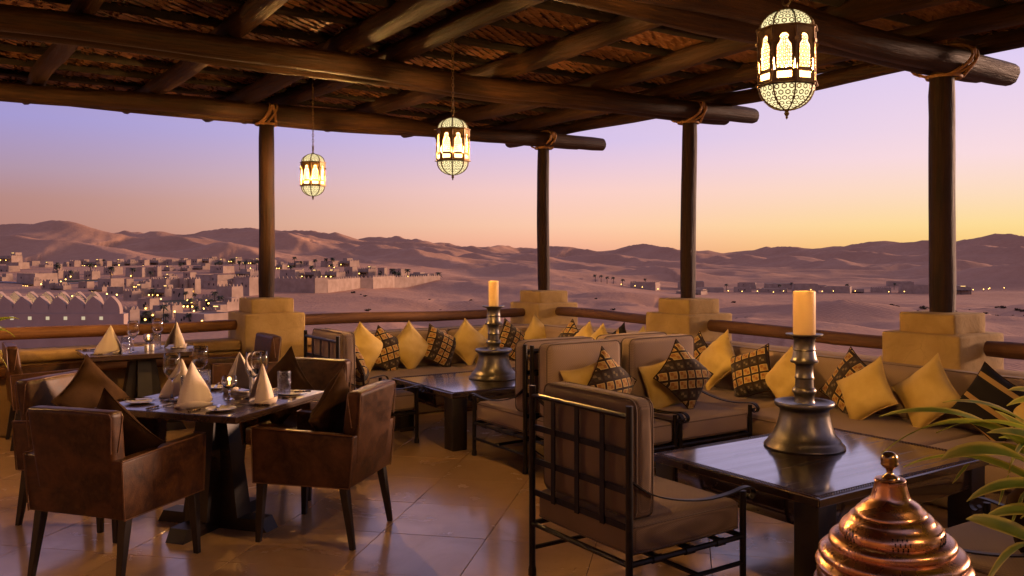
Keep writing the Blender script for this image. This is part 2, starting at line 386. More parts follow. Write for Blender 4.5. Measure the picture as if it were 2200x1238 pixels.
def link(name, me, mat, parent=None, smooth=35, loc=None, rot=None):
    if mat is not None and not me.materials: me.materials.append(M[mat] if isinstance(mat, str) else mat)
    if smooth and not me.get('sm'):
        me.shade_smooth(); me.set_sharp_from_angle(angle=R(smooth)); me['sm'] = 1
    o = bpy.data.objects.new(name, me); COL.objects.link(o)
    if parent is not None: o.parent = parent
    if loc is not None: o.location = loc
    if rot is not None: o.rotation_euler = rot
    return o
def tag(o, label=None, cat=None, group=None, kind=None):
    for k, v in (('label', label), ('category', cat), ('group', group), ('kind', kind)):
        if v: o[k] = v
    return o
def thing(name, label, cat, loc=(0, 0, 0), rz=0.0, group=None):
    o = bpy.data.objects.new(name, None); COL.objects.link(o); o.empty_display_size = .1
    o.location = loc; o.rotation_euler = (0, 0, rz); return tag(o, label, cat, group)
def copy_tree(o, parent=None, label=None):
    c = o.copy(); COL.objects.link(c); c.parent = parent
    if label: c['label'] = label
    for ch in [q for q in o.children]: copy_tree(ch, c)
    return c
def place(o, loc, rz=None, rot=None):
    o.location = loc
    if rz is not None: o.rotation_euler = (0, 0, rz)
    if rot is not None: o.rotation_euler = rot
    return o
def catmull(pts, n):
    P = [np.array(p, float) for p in pts]; out = []
    for i in range(len(P)-1):
        p0 = P[max(i-1, 0)]; p1 = P[i]; p2 = P[i+1]; p3 = P[min(i+2, len(P)-1)]
        for k in range(n):
            t = k/n; out.append(.5*((2*p1)+(-p0+p2)*t+(2*p0-5*p1+4*p2-p3)*t*t+(-p0+3*p1-3*p2+p3)*t**3))
    out.append(P[-1]); return out

def log_mesh(L, r, seed, n=14, taper=.06, wob=.012, step=.16, knots=5):
    q = random.Random(seed); m = max(4, int(L/step)); vs, fs = [], []
    ph = [q.uniform(0, 6.28) for _ in range(6)]
    kn = [(q.uniform(0, L), q.uniform(0, 6.28), q.uniform(.015, .06)) for _ in range(int(knots*L/3)+1)]
    for i in range(m+1):
        x = L*i/m; oy = wob*math.sin(x*1.3+ph[0])+wob*.5*math.sin(x*3.1+ph[1]); oz = wob*math.cos(x*1.1+ph[2])+wob*.4*math.sin(x*2.7+ph[3])
        for k in range(n):
            a = 2*math.pi*k/n; rr = r*(1-taper*i/m)*(1+.03*math.sin(3*a+ph[4]+x*.8)+.025*math.sin(5*a+ph[5]-x*1.7)+q.uniform(-.012, .012))
            for kx, ka, kr in kn:
                dd = ((x-kx)/.07)**2+((math.atan2(math.sin(a-ka), math.cos(a-ka)))/.5)**2
                if dd < 6: rr += r*kr*math.exp(-dd)
            if i in (0, m): rr *= .93
            vs.append((x+(0 if i not in (0, m) else 0), oy+rr*math.cos(a), oz+rr*math.sin(a)))
    for i in range(m):
        for k in range(n): fs.append((i*n+k, i*n+(k+1) % n, (i+1)*n+(k+1) % n, (i+1)*n+k))
    c0 = len(vs); vs += [(-.004, 0, 0), (L+.004, 0, 0)]
    for k in range(n):
        fs.append((c0, (k+1) % n, k)); fs.append((c0+1, m*n+k, m*n+(k+1) % n))
    b = MB(); b.add(vs, fs); return b
def log(name, L, r, mat, parent, loc, rot, seed, **kw):
    return log_mesh(L, r, seed, **kw).build(name, mat, parent, 50, loc, rot, fix=False)

# terrace axes: u runs along the beams, v along the open side; the corner pillar is the origin
TH = R(33.8); CU = (math.cos(TH), math.sin(TH)); CV = (math.sin(TH), -math.cos(TH)); CO = (.407, 11.16)
def T(u, v, z=0.0): return (CO[0]+u*CU[0]+v*CV[0], CO[1]+u*CU[1]+v*CV[1], z)

# ------------------------------------------------------------------ desert terrain
def perlin(x, y, seed):
    g = np.random.RandomState(seed); perm = g.permutation(512); ang = g.rand(512)*2*np.pi
    xi, yi = np.floor(x).astype(int), np.floor(y).astype(int); xf, yf = x-xi, y-yi
    def grad(ix, iy, fx, fy):
        h = perm[(perm[ix % 512]+iy) % 512]; return np.cos(ang[h])*fx+np.sin(ang[h])*fy
    u = xf**3*(xf*(xf*6-15)+10); w = yf**3*(yf*(yf*6-15)+10)
    a = grad(xi, yi, xf, yf)*(1-u)+grad(xi+1, yi, xf-1, yf)*u
    b = grad(xi, yi+1, xf, yf-1)*(1-u)+grad(xi+1, yi+1, xf-1, yf-1)*u
    return a*(1-w)+b*w
CRESTS = [
    [(-646,886,26.3),(-562,859,31.1),(-504,854,32.3),(-458,821,31.6),(-410,797,32.4),(-377,795,26.3),(-349,803,20.5),(-308,776,14.9)],
    [(-539,1168,34.8),(-470,1095,30.4),(-406,1081,30.0),(-347,1027,31.9),(-296,985,35.4),(-253,944,27.9),(-226,916,22.2),(-199,929,12.6)],
    [(-414,1428,45.3),(-371,1384,42.4),(-317,1342,39.0),(-228,1249,32.4),(-176,1217,25.8),(-110,1202,15.8),(-56,1169,4.1)],
    [(-307,1787,40.0),(-234,1748,40.1),(-170,1623,31.2),(-123,1636,28.8),(-77,1601,20.5),(-33,1542,14.8),(0,1466,7.1)],
    [(-167,2596,26.7),(-82,2561,30.5),(-15,2718,38.1),(59,2732,29.4),(131,2707,19.0)],
    [(10,1877,8.6),(61,1897,21.9),(97,1808,25.9),(135,1794,18.9),(177,1740,8.1)],
    [(140,2001,9.1),(196,1923,12.9),(242,1879,20.7),(274,1792,26.6),(300,1693,18.9),(335,1643,11.3),(387,1638,3.4)],
    [(271,6322,52.5),(678,6323,52.5),(1124,6549,50.8),(1376,6414,53.2),(1607,6514,47.0),(1775,6489,64.3),(1900,6439,67.2),(2155,6694,55.5),(2396,6381,59.8)],
    [(446,1890,5.7),(489,1822,13.3),(539,1826,21.2),(560,1741,23.1),(604,1706,20.8),(641,1706,22.6),(658,1613,28.4),(702,1596,31.6),(759,1591,28.1),(749,1455,20.3)],
    [(627,1461,23.5),(679,1438,30.1),(731,1449,31.9),(742,1398,30.8),(733,1326,33.6),(745,1297,35.0),(755,1246,31.0),(808,1234,32.7),(821,1159,26.5)],
    [(-434,648,19.7),(-398,639,17.4),(-362,625,16.4),(-322,601,13.9),(-290,594,9.2),(-238,541,3.6)],
    [(-400,829,18.1),(-353,823,19.7),(-291,774,18.2),(-238,715,12.0),(-211,702,6.1),(-173,646,0.2)],
    [(-394,1019,26.7),(-314,888,16.8),(-252,781,8.7)],
    [(-282,1096,30.4),(-230,976,21.0),(-182,892,9.7),(-151,830,1.6)],
    [(-196,990,13.3),(-147,911,13.3),(-105,853,9.4),(-73,800,3.3),(-42,777,-2.6)],
    [(-160,1240,21.6),(-108,1118,11.8),(-53,986,4.8),(-20,936,-0.4)],
    [(-59,1095,-3.1),(-22,1047,1.6),(11,1004,3.8),(42,971,-1.5)],
    [(-20,627,-5.1),(-3,633,-3.2),(16,600,-4.2),(31,582,-7.1)],
    [(56,1299,-1.2),(103,1205,1.6),(147,1189,3.5),(168,1046,-0.6),(204,1002,-5.4)],
    [(39,813,-7.1),(74,762,-4.1),(106,757,-4.5),(120,699,-7.0)],
    [(281,1378,-4.3),(313,1326,0.9),(329,1228,2.3),(359,1193,-1.0)],
    [(280,1133,-6.3),(323,1114,-1.4),(337,1048,1.6),(341,962,-0.5),(340,868,-4.9)],
    [(405,1281,1.6),(425,1217,6.2),(439,1152,8.4),(468,1092,3.9),(509,1079,-0.7)],
    [(331,881,-7.8),(347,841,-2.9),(389,853,-0.2),(398,799,-1.0),(422,786,-4.3)],
    [(498,1044,5.5),(528,1025,10.4),(530,960,11.9),(542,918,9.5),(552,865,4.8)],
    [(331,650,-8.2),(331,604,-4.9),(342,579,-2.7),(370,575,-2.7)],
    [(-73,297,-11.1),(-56,291,-12.1),(-35,274,-11.3),(-20,273,-13.0)],
    [(-61,407,-12.8),(-41,380,-8.8),(-19,361,-8.9),(0,331,-10.8)],
    [(-63,217,-12.4),(-49,209,-11.4),(-34,195,-11.4),(-23,195,-12.9)],
    [(-22,247,-15.3),(-7,226,-11.7),(6,230,-11.1),(19,222,-11.5)],
    [(14,333,-14.1),(33,311,-11.4),(55,318,-12.4),(69,293,-13.5)],
    [(50,247,-15.3),(64,239,-12.5),(78,226,-10.9),(96,224,-11.4),(116,227,-13.0)],
    [(129,301,-20.7),(143,281,-15.3),(154,261,-12.8),(151,225,-11.7)],
    [(12,184,-13.0),(24,190,-11.8),(33,174,-10.6)],
]
def smooth(a, b, t):
    t = np.clip((t-a)/(b-a), 0, 1); return t*t*(3-2*t)
def base_height(X, Y):
    d = np.sqrt(X*X+Y*Y)+1e-6; lat = X/np.maximum(Y, 1.0)
    left = np.interp(d, [0, 140, 170, 205, 260, 320, 380, 440, 500, 560, 640, 900, 2000], [-14, -14, -13.7, -13.6, -12.1, -10.1, -8.2, -6.2, -3.2, -2.5, -4, -8, -10])
    right = np.interp(d, [0, 160, 240, 330, 420, 600, 800, 1200, 2500], [-14, -14.5, -16, -18, -19.3, -19, -14, -10, -10])
    mid = np.interp(d, [0, 150, 250, 400, 600, 900, 2500], [-14, -14, -14.5, -14, -10, -8, -10])
    wl_ = smooth(-.02, -.16, lat) if False else 1-smooth(-.20, -.04, lat)
    wr_ = smooth(.02, .22, lat)
    return left*wl_+right*wr_+mid*(1-wl_-wr_)
def terrain(X, Y):
    X, Y = np.asarray(X, float), np.asarray(Y, float)
    B = base_height(X, Y); d = np.sqrt(X*X+Y*Y); H = B.copy()
    warp = 14*perlin(X/90, Y/90, 3)+5*perlin(X/28, Y/28, 4)
    for ci, cr in enumerate(CRESTS):
        pts = np.array(catmull(cr, 4)); zb = float(base_height(pts[:, 0].mean(keepdims=True), pts[:, 1].mean(keepdims=True))[0])
        big = np.sqrt(pts[:, 0]**2+pts[:, 1]**2).mean()
        best = np.full(X.shape, 1e9); zc = np.zeros(X.shape); side = np.zeros(X.shape)
        for a, b in zip(pts[:-1], pts[1:]):
            ex, ey = b[0]-a[0], b[1]-a[1]; L2 = ex*ex+ey*ey+1e-9
            t = np.clip(((X-a[0])*ex+(Y-a[1])*ey)/L2, 0, 1)
            dx, dy = X-(a[0]+ex*t), Y-(a[1]+ey*t); dd = np.sqrt(dx*dx+dy*dy); m = dd < best
            best = np.where(m, dd, best); zc = np.where(m, a[2]+(b[2]-a[2])*t, zc); side = np.where(m, ex*dy-ey*dx, side)
        amp = np.maximum(zc-B, 0)
        near = side < 0
        dd = np.maximum(best+warp*np.clip(best/(40+big*.03), 0, 1)*.9, 0)
        sl = np.where(near, .34 if big > 380 else .17, .20 if big > 380 else .10)
        w = np.maximum(amp, 1.0)/sl*1.7
        g = np.clip(1-dd/w, 0, 1)**1.75
        h = B+amp*g
        k = np.where(d > 450, 2.2, .5); mx = np.maximum(H, h)
        H = mx+k*np.log1p(np.exp(-np.abs(H-h)/k))*(1-np.exp(-np.maximum(H-B, 0)/k))*(1-np.exp(-np.maximum(h-B, 0)/k))
    lat = X/np.maximum(Y, 1.0)
    town = np.clip((1-smooth(-.16, -.04, lat))*(1-smooth(560, 640, d))+smooth(.08, .14, lat)*smooth(400, 440, d)*(1-smooth(580, 640, d)), 0, 1)
    wx_, wy_ = X+22*perlin(X/120, Y/120, 31), Y+22*perlin(X/120, Y/120, 32)
    r1 = 1-np.abs(perlin(wx_/150+.35*wy_/150, wy_/88, 21))*2; r2 = 1-np.abs(perlin(wx_/62+.3*wy_/62, wy_/40, 22))*2; r3 = 1-np.abs(perlin(wx_/34, wy_/24, 23))*2
    far = smooth(480, 800, d)*(1-smooth(2200, 4000, d)); near = smooth(110, 160, d)*(1-smooth(480, 700, d))
    H = H+(1-town)*(far*(7.5*(r1-.62)+3.0*(r2-.62))+near*(3.0*(r2-.62)+1.3*(r3-.6)))
    H = H+np.where(d > 60, 1, 0)*(.55*perlin(X/34, Y/34, 11)+.22*perlin(X/11, Y/11, 12)+np.clip((d-450)/600, 0, 1)*(3.2*perlin(X/130, Y/130, 13)-2.2*np.abs(perlin(X/60+.3*Y/60, Y/70, 14))))
    return H
_gx = np.arange(-300, 342, 3.0); _gy = np.arange(140, 602, 3.0); _gz = terrain(*np.meshgrid(_gx, _gy))
def ground_z(x, y):
    i = min(max((x-_gx[0])/3, 0), len(_gx)-1.001); j = min(max((y-_gy[0])/3, 0), len(_gy)-1.001); a, b = int(i), int(j); f, g = i-a, j-b
    return float((_gz[b, a]*(1-f)+_gz[b, a+1]*f)*(1-g)+(_gz[b+1, a]*(1-f)+_gz[b+1, a+1]*f)*g)
def build_terrain():
    rr = np.concatenate([[4.0], np.geomspace(20, 620, 200), np.geomspace(630, 3000, 210)[0:], [3300, 3800, 4500, 5300, 5800, 6100, 6300, 6400, 6500, 6600, 6800, 7200, 8500, 12000, 20000, 30000]])
    az = np.concatenate([np.linspace(-37, 37, 620), np.linspace(37, 323, 90)[1:-1]])*np.pi/180
    A, Rr = np.meshgrid(az, rr); X = Rr*np.sin(A); Y = Rr*np.cos(A)
    Z = terrain(X, Y); Z = np.where(Rr > 8000, -10.0, Z)
    n, m = len(rr), len(az); vs = np.stack([X, Y, Z], -1).reshape(-1, 3)
    i, j = np.meshgrid(np.arange(n-1), np.arange(m), indexing='ij'); j2 = (j+1) % m
    fs = np.stack([i*m+j, i*m+j2, (i+1)*m+j2, (i+1)*m+j], -1).reshape(-1, 4)
    me = bpy.data.meshes.new('desert_ground')
    me.vertices.add(len(vs)); me.vertices.foreach_set('co', vs.ravel()); me.loops.add(fs.size); me.polygons.add(len(fs))
    me.loops.foreach_set('vertex_index', fs.ravel().astype(np.int32)); me.polygons.foreach_set('loop_start', np.arange(0, fs.size, 4, dtype=np.int32))
    me.update(calc_edges=True); me.validate()
    me.flip_normals() if me.polygons[1000].normal.z < 0 else None
    me.shade_smooth(); me.materials.append(M['sand'])
    o = bpy.data.objects.new('desert_ground', me); COL.objects.link(o); return tag(o, kind='structure')
build_terrain()

# ------------------------------------------------------------------ terrace: slab, tiles, parapets, back walls
tb = MB(); c_ = T(-6.85, 6.85); tb.box((0, 0, -.2), (14.5, 14.5, .38)); tb.box((0, 0, -8.3), (14.2, 14.2, 15.8))
slab = tb.build('terrace_slab', 'grout', None, 30, (c_[0], c_[1], 0), (0, 0, TH)); tag(slab, kind='structure')
floor = bpy.data.objects.new('terrace_floor', None); COL.objects.link(floor); tag(floor, kind='structure')
tm = MB(); S = .62; g_ = .0016
tm.rbox((0, 0, 0), (S-2*g_, S-2*g_, .02), .0014, 1)
tmesh = tm.mesh('tile'); tmesh.materials.append(M['tile'])
TT = TH+R(45); spots = []
for i in range(-30, 31):
    for j in range(-30, 31):
        x = -1.0+S*(i*math.cos(TT)-j*math.sin(TT)); y = 5.4+S*(i*math.sin(TT)+j*math.cos(TT))
        du, dv = x-CO[0], y-CO[1]; u = du*CU[0]+dv*CU[1]; v = du*CV[0]+dv*CV[1]
        if u > -.22 or v < .22 or u < -11.8 or v > 12.4: continue
        seen = y > 2.6 and abs(x) < .62*y+.6
        spots.append(((0 if seen else 1, math.hypot(x, y-4)), x, y))
rest = MB()
for k, (_, x, y) in enumerate(sorted(spots)):
    if k < 280:
        t = bpy.data.objects.new('tile', tmesh); COL.objects.link(t); t.parent = floor
        t.location = (x, y, -.0095+rnd.uniform(-.0006, .0004)); t.rotation_euler = (rnd.uniform(-.0008, .0008), rnd.uniform(-.0008, .0008), TT+rnd.choice((0, R(90), R(180), R(270))))
    else: rest.add(tm.v, tm.f, Matrix.Translation((x, y, -.0095)) @ Matrix.Rotation(TT, 4, 'Z'))
if rest.v: tag(rest.build('outer_tiles', 'tile', floor, 0, fix=False), kind='stuff')
fb = MB(); fb.box((0, 0, -.009), (14.0, 14.0, .006)); 
tag(link('floor_bed', fb.mesh('floor_bed'), 'grout', floor, 0, (c_[0], c_[1], -.012), (0, 0, TH)), kind=None)
def parapet(name, label, L, loc, rz):
    o = thing(name, label, 'parapet', loc, rz)
    MB().rbox((L/2, 0, .325), (L, .30, .65), .02, 2).build('wall', 'wall_plaster', o)
    MB().rbox((L/2, -.0, .70), (L, .40, .10), .03, 3).build('coping', 'wall_plaster', o)
    log('kick_log', L, .05, 'raillog', o, (0, -.205, .575), (0, 0, 0), 41)
    return o
parapet('parapet', 'low ochre plaster parapet with rounded coping behind the rear dining table', 10.0, T(-10.3, 0), TH)
parapet('parapet', 'low plaster parapet behind the long sofa facing the dunes', 10.6, T(0, .3), TH-R(90))
bw = MB(); bw.rbox((0, 0, 1.7), (14.0, .35, 3.4), .03, 2)
tag(bw.build('restaurant_wall', 'wall_plaster', None, 35, T(-6.9, 12.9), (0, 0, TH)), 'plain ochre plaster wall of the restaurant behind the terrace', 'wall')
bw = MB(); bw.rbox((0, 0, 1.7), (.35, 12.2, 3.4), .03, 2)
tag(bw.build('restaurant_wall', 'wall_plaster', None, 35, T(-12.2, 6.6), (0, 0, TH)), 'ochre plaster end wall closing the terrace beside the dining tables', 'wall')

# pillars: plaster pedestal in two blocks, wooden post, lashing
BEAM_Z = 3.013
def roughen(o, amp):
    from mathutils import noise
    c = Vector(o.parent.location) if o.parent else Vector()
    for v in o.data.vertices: v.co += noise.noise_vector((v.co+c)*4.0)*amp+noise.noise_vector((v.co+c)*17.0)*amp*.5
def pillar(label, u, v, rr, seed):
    o = thing('terrace_pillar', label, 'pillar', T(u, v), TH)
    MB().rbox((0, 0, .51), (.63, .63, 1.02), .020, 3, .010).build('pedestal', 'plaster', o, 50); roughen(o.children[-1], .006)
    MB().rbox((0, 0, 1.09), (.445, .445, .155), .016, 3, .006).build('pedestal_cap', 'plaster', o, 50); roughen(o.children[-1], .005)
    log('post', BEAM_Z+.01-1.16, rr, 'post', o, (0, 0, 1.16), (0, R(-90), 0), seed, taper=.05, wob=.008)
    return o
pillar('wooden post on stepped plaster pedestal behind the dining tables', -3.61, 0, .083, 3)
pillar('wooden post on stepped pedestal where the two rails meet at the terrace corner', 0, 0, .080, 5)
pillar('wooden post on stepped pedestal between the corner post and the thick end post', 0, 2.57, .081, 8)
pillar('thickest wooden post on wide stepped pedestal behind two mustard cushions', -.03, 5.31, .097, 12)

# rails between the pedestals
def rail(label, u0, v0, u1, v1, r, mat, seed, z=.905):
    L = math.hypot(u1-u0, v1-v0); a = TH if abs(v1-v0) < .01 else TH-R(90)
    o = log('handrail', L, r, mat, None, T(u0, v0, z), (0, 0, a), seed, wob=.012, knots=8, taper=.1); return tag(o, label, 'handrail')
rail('amber log handrail running past the rear dining table', -9.8, 0, -3.93, 0, .062, 'raillog', 21)
rail('brown log handrail above the sofa between two posts facing the village', -3.28, 0, -.33, 0, .062, 'railgrey', 22)
rail('brown log handrail between corner pedestal and the next pedestal on the dune side', 0, .33, 0, 2.24, .060, 'railgrey', 23)
rail('brown log handrail behind mustard and patterned cushions facing the lit camp', 0, 2.9, 0, 4.98, .062, 'railgrey', 24)
rail('brown log handrail beyond the thickest post', 0, 5.64, 0, 9.8, .062, 'railgrey', 25)

# ------------------------------------------------------------------ pergola roof
roof = thing('pergola_roof', 'dark log pergola roof with woven palm mats above the terrace', 'pergola', T(0, 0, 0), TH)
LR = .092
for k, v in enumerate((0, 2.57, 5.31, 7.95)):
    for s_, (dv, e, r_) in enumerate(((.10, .88 if v != 5.31 else .78, LR*.95), (-.095, .64, LR*.9))):
        rr = r_*(1.16 if v == 5.31 else 1)
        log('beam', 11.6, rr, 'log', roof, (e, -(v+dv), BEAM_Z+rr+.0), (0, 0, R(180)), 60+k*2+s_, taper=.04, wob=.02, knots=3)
RZ = BEAM_Z+2*LR+.075
for k, u in enumerate((-8.9, -7.9, -6.8, -5.7, -4.7, -3.84, -3.38, -2.36, -1.25, -.35, .44)):
    r_ = (.085, .078, .09, .08, .085, .095, .085, .09, .085, .08, .075)[k]
    log('rafter', 11.3, r_, 'log', roof, (u, 1.5, RZ), (0, 0, R(-90)), 80+k, taper=.05, wob=.018, knots=8)
for k in range(19):
    v = -1.64+k*.58
    log('slot_shade', 10.9, .036, 'deck', roof, (-10.35, -v, RZ+.085), (0, 0, 0), 110+k, n=7, wob=.006, step=.5, knots=0)  # dark strips put in to imitate the shaded slots between mat bands
wb = MB(); q = random.Random(5)
for k in range(17):
    v0 = -1.64+k*.58+.05; nrow = 11
    for r_ in range(nrow):
        vc = v0+.48*(r_+.5)/nrow; nu = 98
        for c in range(nu):
            uc = -10.3+(c+.5*(r_ % 2))*.110+q.uniform(-.005, .005)
            if uc > .5 or uc < -9.8 or q.random() < .02: continue
            L, W = .122*q.uniform(.93, 1.05), .051*q.uniform(.9, 1.05); tl = q.uniform(-.006, .006); yaw = q.uniform(-.07, .07)
            z0 = RZ+.118+q.uniform(-.003, .003); ca, sa = math.cos(yaw), math.sin(yaw); w0 = q.uniform(-.012, .012)
            pts = []
            for (a, z) in ((-.5, .016), (.05, -.012), (.5, -.026)):
                for b in (-.5, .5):
                    x_, y_ = a*L, b*W*(1.0 if a < .4 else .7); pts.append((uc+x_*ca-y_*sa, -(vc+x_*sa+y_*ca), z0+z*.9+tl*a+b*w0))
            wb.add(pts, [(0, 1, 3, 2), (2, 3, 5, 4)])
            if (c+r_) % 2 == 0:      # the crossing strand
                x0 = uc+.05+q.uniform(-.01, .01); w_ = q.uniform(.008, .013); l_ = q.uniform(.020, .030); zz = z0-.034-q.uniform(0, .012)
                wb.add([(x0-w_, -(vc-l_), zz+.02), (x0+w_, -(vc-l_*.9), zz+.018), (x0+w_*.8, -(vc+l_), zz-q.uniform(0, .012)), (x0-w_*.8, -(vc+l_*1.1), zz-.004)], [(0, 1, 2, 3)])
tag(wb.build('woven_mat', 'mat', roof, 0, fix=False), kind='stuff')
MB().rbox((.47, -3.95, RZ+.135), (.05, 11.15, .13), .012, 2).build('edge_board', 'log', roof)
MB().box((-4.95, -3.95, RZ+.176), (10.7, 11.0, .006)).build('weave_gap_shade', 'deck', roof, 0)  # sheet added behind the weave, coloured dark so its gaps look shaded
MB().box((-4.95, -3.95, RZ+.20), (10.9, 11.2, .03)).build('roof_deck', 'deck', roof, 0)
# lashings of rawhide round the beams at each post
def lashing(u, v, rr):
    lo = thing  # noqa
    b = MB(); zb = BEAM_Z
    for dx in (-.045, 0.03):
        pts = []
        for k in range(20):
            a = 2*math.pi*k/20
            pts.append((dx+.05*math.sin(a), (rr*2.15+.02)*math.cos(a), zb+rr+(rr+.018)*math.sin(a)*1.0))
        b.tube(pts, .011, 6, True)
    ring = [(math.cos(a)*.107*rr/.092, math.sin(a)*.107*rr/.092, zb-.02) for a in [2*math.pi*k/18 for k in range(18)]]
    b.tube(ring, .013, 6, True)
    for sg in (-1, 1):
        b.tube([(-.075*sg, rr*1.0*-1-.0, zb-.02), (-.03*sg, -rr*2.15, zb+.07), (0, -rr*2.25, zb+.16)], .014, 6)
    b.build('lashing', 'rope', roof, 60, (u, -v, 0))
for (u, v, rr) in ((-3.61, 0, .092), (0, 0, .092), (0, 2.57, .092), (0, 5.31, .106)): lashing(u, v, rr)

# ------------------------------------------------------------------ pierced lanterns
def build_lantern(label, loc, chain, group, rz=R(22.5)):
    o = thing('hanging_lantern', label, 'lantern', loc, rz, group)
    n = 8; Rb = .118; ap = Rb*math.cos(math.pi/n); half = Rb*math.sin(math.pi/n)
    met = MB(); lat = MB()
    def face_m(k): return Matrix.Rotation(2*math.pi*k/n, 4, 'Z') @ Matrix.Translation((ap, 0, 0)) @ Matrix(((0, 0, 1, 0), (1, 0, 0, 0), (0, 1, 0, 0), (0, 0, 0, 1)))
    # arch outline (x across, y up) of one window
    arch = [(-.029, -.058), (.029, -.058), (.029, .012), (.026, .034), (.017, .046)]
    arch += [(.018*math.cos(a), .062+.018*math.sin(a)) for a in [R(-30+i*24) for i in range(11)]]
    arch += [(-.017, .046), (-.026, .034), (-.029, .012)]
    y0, y1 = -.067, .112; cy = .01
    ring_o = []
    for (x, y) in arch:
        dx, dy = x, y-cy; s_ = min(half/abs(dx) if abs(dx) > 1e-6 else 1e9, ((y1-cy) if dy > 0 else (cy-y0))/abs(dy) if abs(dy) > 1e-6 else 1e9)
        ring_o.append((dx*s_, cy+dy*s_))
    m_ = len(arch)
    def annulus(mb, cx_, cy_, r0, r1, mat, seg=7, z=0.0):
        vs = []; fs = []
        for i in range(seg):
            a = 2*math.pi*i/seg
            vs += [(cx_+r0*math.cos(a), cy_+r0*math.sin(a), z), (cx_+r1*math.cos(a), cy_+r1*math.sin(a), z)]
        for i in range(seg):
            j = (i+1) % seg; fs.append((2*i, 2*i+1, 2*j+1, 2*j))
        mb.add(vs, fs, mat)
    for k in range(n):
        Mx = face_m(k)
        for z in (0, -.003):
            vs = [(x, y, z) for x, y in arch]+[(x, y, z) for x, y in ring_o]
            met.add(vs, [(i, (i+1) % m_, m_+(i+1) % m_, m_+i) for i in range(m_)], Mx)
        # arch reveal and raised moulding
        met.tube([(x*1.08, cy+(y-cy)*1.04, .002) for x, y in arch], .0022, 4, True, Mx)
        # slot frame under the window
        for (c, d) in (((0, -.0705, 0), (2*half, .007, .004)), ((0, -.108, 0), (2*half, .014, .004)), ((-half+.008, -.088, 0), (.016, .03, .004)), ((half-.008, -.088, 0), (.016, .03, .004))): met.box(c, d, Mx)
        # rosette lattice
        row = 0; yy = -.052
        while yy < .075:
            xx = -.0245+(.0082 if row % 2 else 0)
            while xx < .026:
                w = .027 if yy < .03 else .016
                if abs(xx) < w: annulus(lat, xx, yy, .0046, .0088, Mx, 6, -.004)
                xx += .0164
            yy += .0142; row += 1
        # corner pilaster and cornice bracket
        a = 2*math.pi*(k+.5)/n
        met.tube([(Rb*math.cos(a), Rb*math.sin(a), -.112), (Rb*math.cos(a), Rb*math.sin(a), .112)], .0048, 5)
        met.box((0, 0, 0), (.012, .016, .014), Matrix.Rotation(a, 4, 'Z') @ Matrix.Translation((Rb+.004, 0, .052)))
    # cornices
    for (z, r0, r1) in ((.112, .118, .130), (-.116, .118, .131)):
        pr = [(r0, z-.006), (r1, z-.002), (r1, z+.003), (r0*.93, z+.008), (r0*.8, z+.008), (r0*.8, z-.006), (r0, z-.006)]
        met.lathe([(r/math.cos(math.pi/n)*math.cos(math.pi/n), q_) for r, q_ in pr], n, Matrix.Rotation(math.pi/n, 4, 'Z'))
    dome_t = [(.112*math.cos(a), .119+.078*math.sin(a)) for a in [R(90*i/6) for i in range(7)]]
    dome_b = [(.113*math.cos(a), -.124-.092*math.sin(a)) for a in [R(90*i/6) for i in range(7)]]
    for dome, sg in ((dome_t, 1), (dome_b, -1)):
        for k in range(n):
            a = 2*math.pi*(k+.5)/n
            met.tube([(r*math.cos(a), r*math.sin(a), z) for r, z in dome], .0042, 4)
        for lev in range(5):
            r, z = dome[lev]; r2, z2 = dome[lev+1]; rm, zm = (r+r2)/2, (z+z2)/2
            cnt = max(8, int(2*math.pi*rm/.0225)//8*8); tilt = math.atan2(z2-z, r2-r)
            for i in range(cnt):
                a = 2*math.pi*(i+.5*(lev % 2))/cnt
                Mx = Matrix.Rotation(a, 4, 'Z') @ Matrix.Translation((rm+.001, 0, zm)) @ Matrix.Rotation(-tilt, 4, 'Y') @ Matrix.Rotation(0, 4, 'Z')
                annulus(lat, 0, 0, .0070, .0118, Mx, 6)
    body = met.build('lantern_frame', 'brass', o, 30)
    tag(lat.build('pierced_lattice', 'brass', body, 0, fix=False), kind='stuff')
    g = MB(); g.lathe([(.110*.93, -.110), (.110*.93, .108)], n, Matrix.Rotation(math.pi/n, 4, 'Z')); g.f = [f for f in g.f if len(f) == 4]
    g.build('window_glass', 'lglass', o, 30, fix=False)
    for dome in (dome_t, dome_b):
        g = MB(); g.lathe([(max(r*.94, .002), z) for r, z in dome], 24); g.build('dome_glass', 'dglass', o, 60, fix=False)
    MB().lathe([(.001, -.255), (.004, -.250), (.006, -.246), (.004, -.242), (.009, -.236), (.011, -.230), (.007, -.223), (.012, -.217), (.020, -.212), (.001, -.210)], 12).build('finial', 'brass', o)
    top = MB(); top.lathe([(.022, .194), (.018, .202), (.008, .208), (.006, .214), (.008, .222), (.001, .224)], 12)
    top.tube([(0, .026*math.sin(2*math.pi*i/16), .245+.026*math.cos(2*math.pi*i/16)) for i in range(16)], .0045, 6, True)
    top.build('hanging_ring', 'brass', o)
    ch = MB(); z = .272; i = 0
    while z < chain:
        ring = [(math.cos(t)*.008, 0, z+math.sin(t)*.017) for t in [2*math.pi*j/10 for j in range(10)]]
        ch.tube(ring, .0028, 4, True, Matrix.Rotation(R(90)*(i % 2), 4, 'Z')); z += .027; i += 1
    ch.build('chain', 'brass', o, 60)
    L = bpy.data.objects.new('bulb', bpy.data.lights.new('bulb', 'POINT')); COL.objects.link(L); L.parent = o
    L.data.energy = LAMP_W; L.data.color = (1.0, .56, .19); L.data.shadow_soft_size = .035
    return o
LAMP_W = 640
LZ = 2.41
lan = build_lantern('lit pierced brass lantern on a chain above the candlestick table by the thickest post', (1.14, 3.6, 2.425), .98, 'pierced brass lanterns')
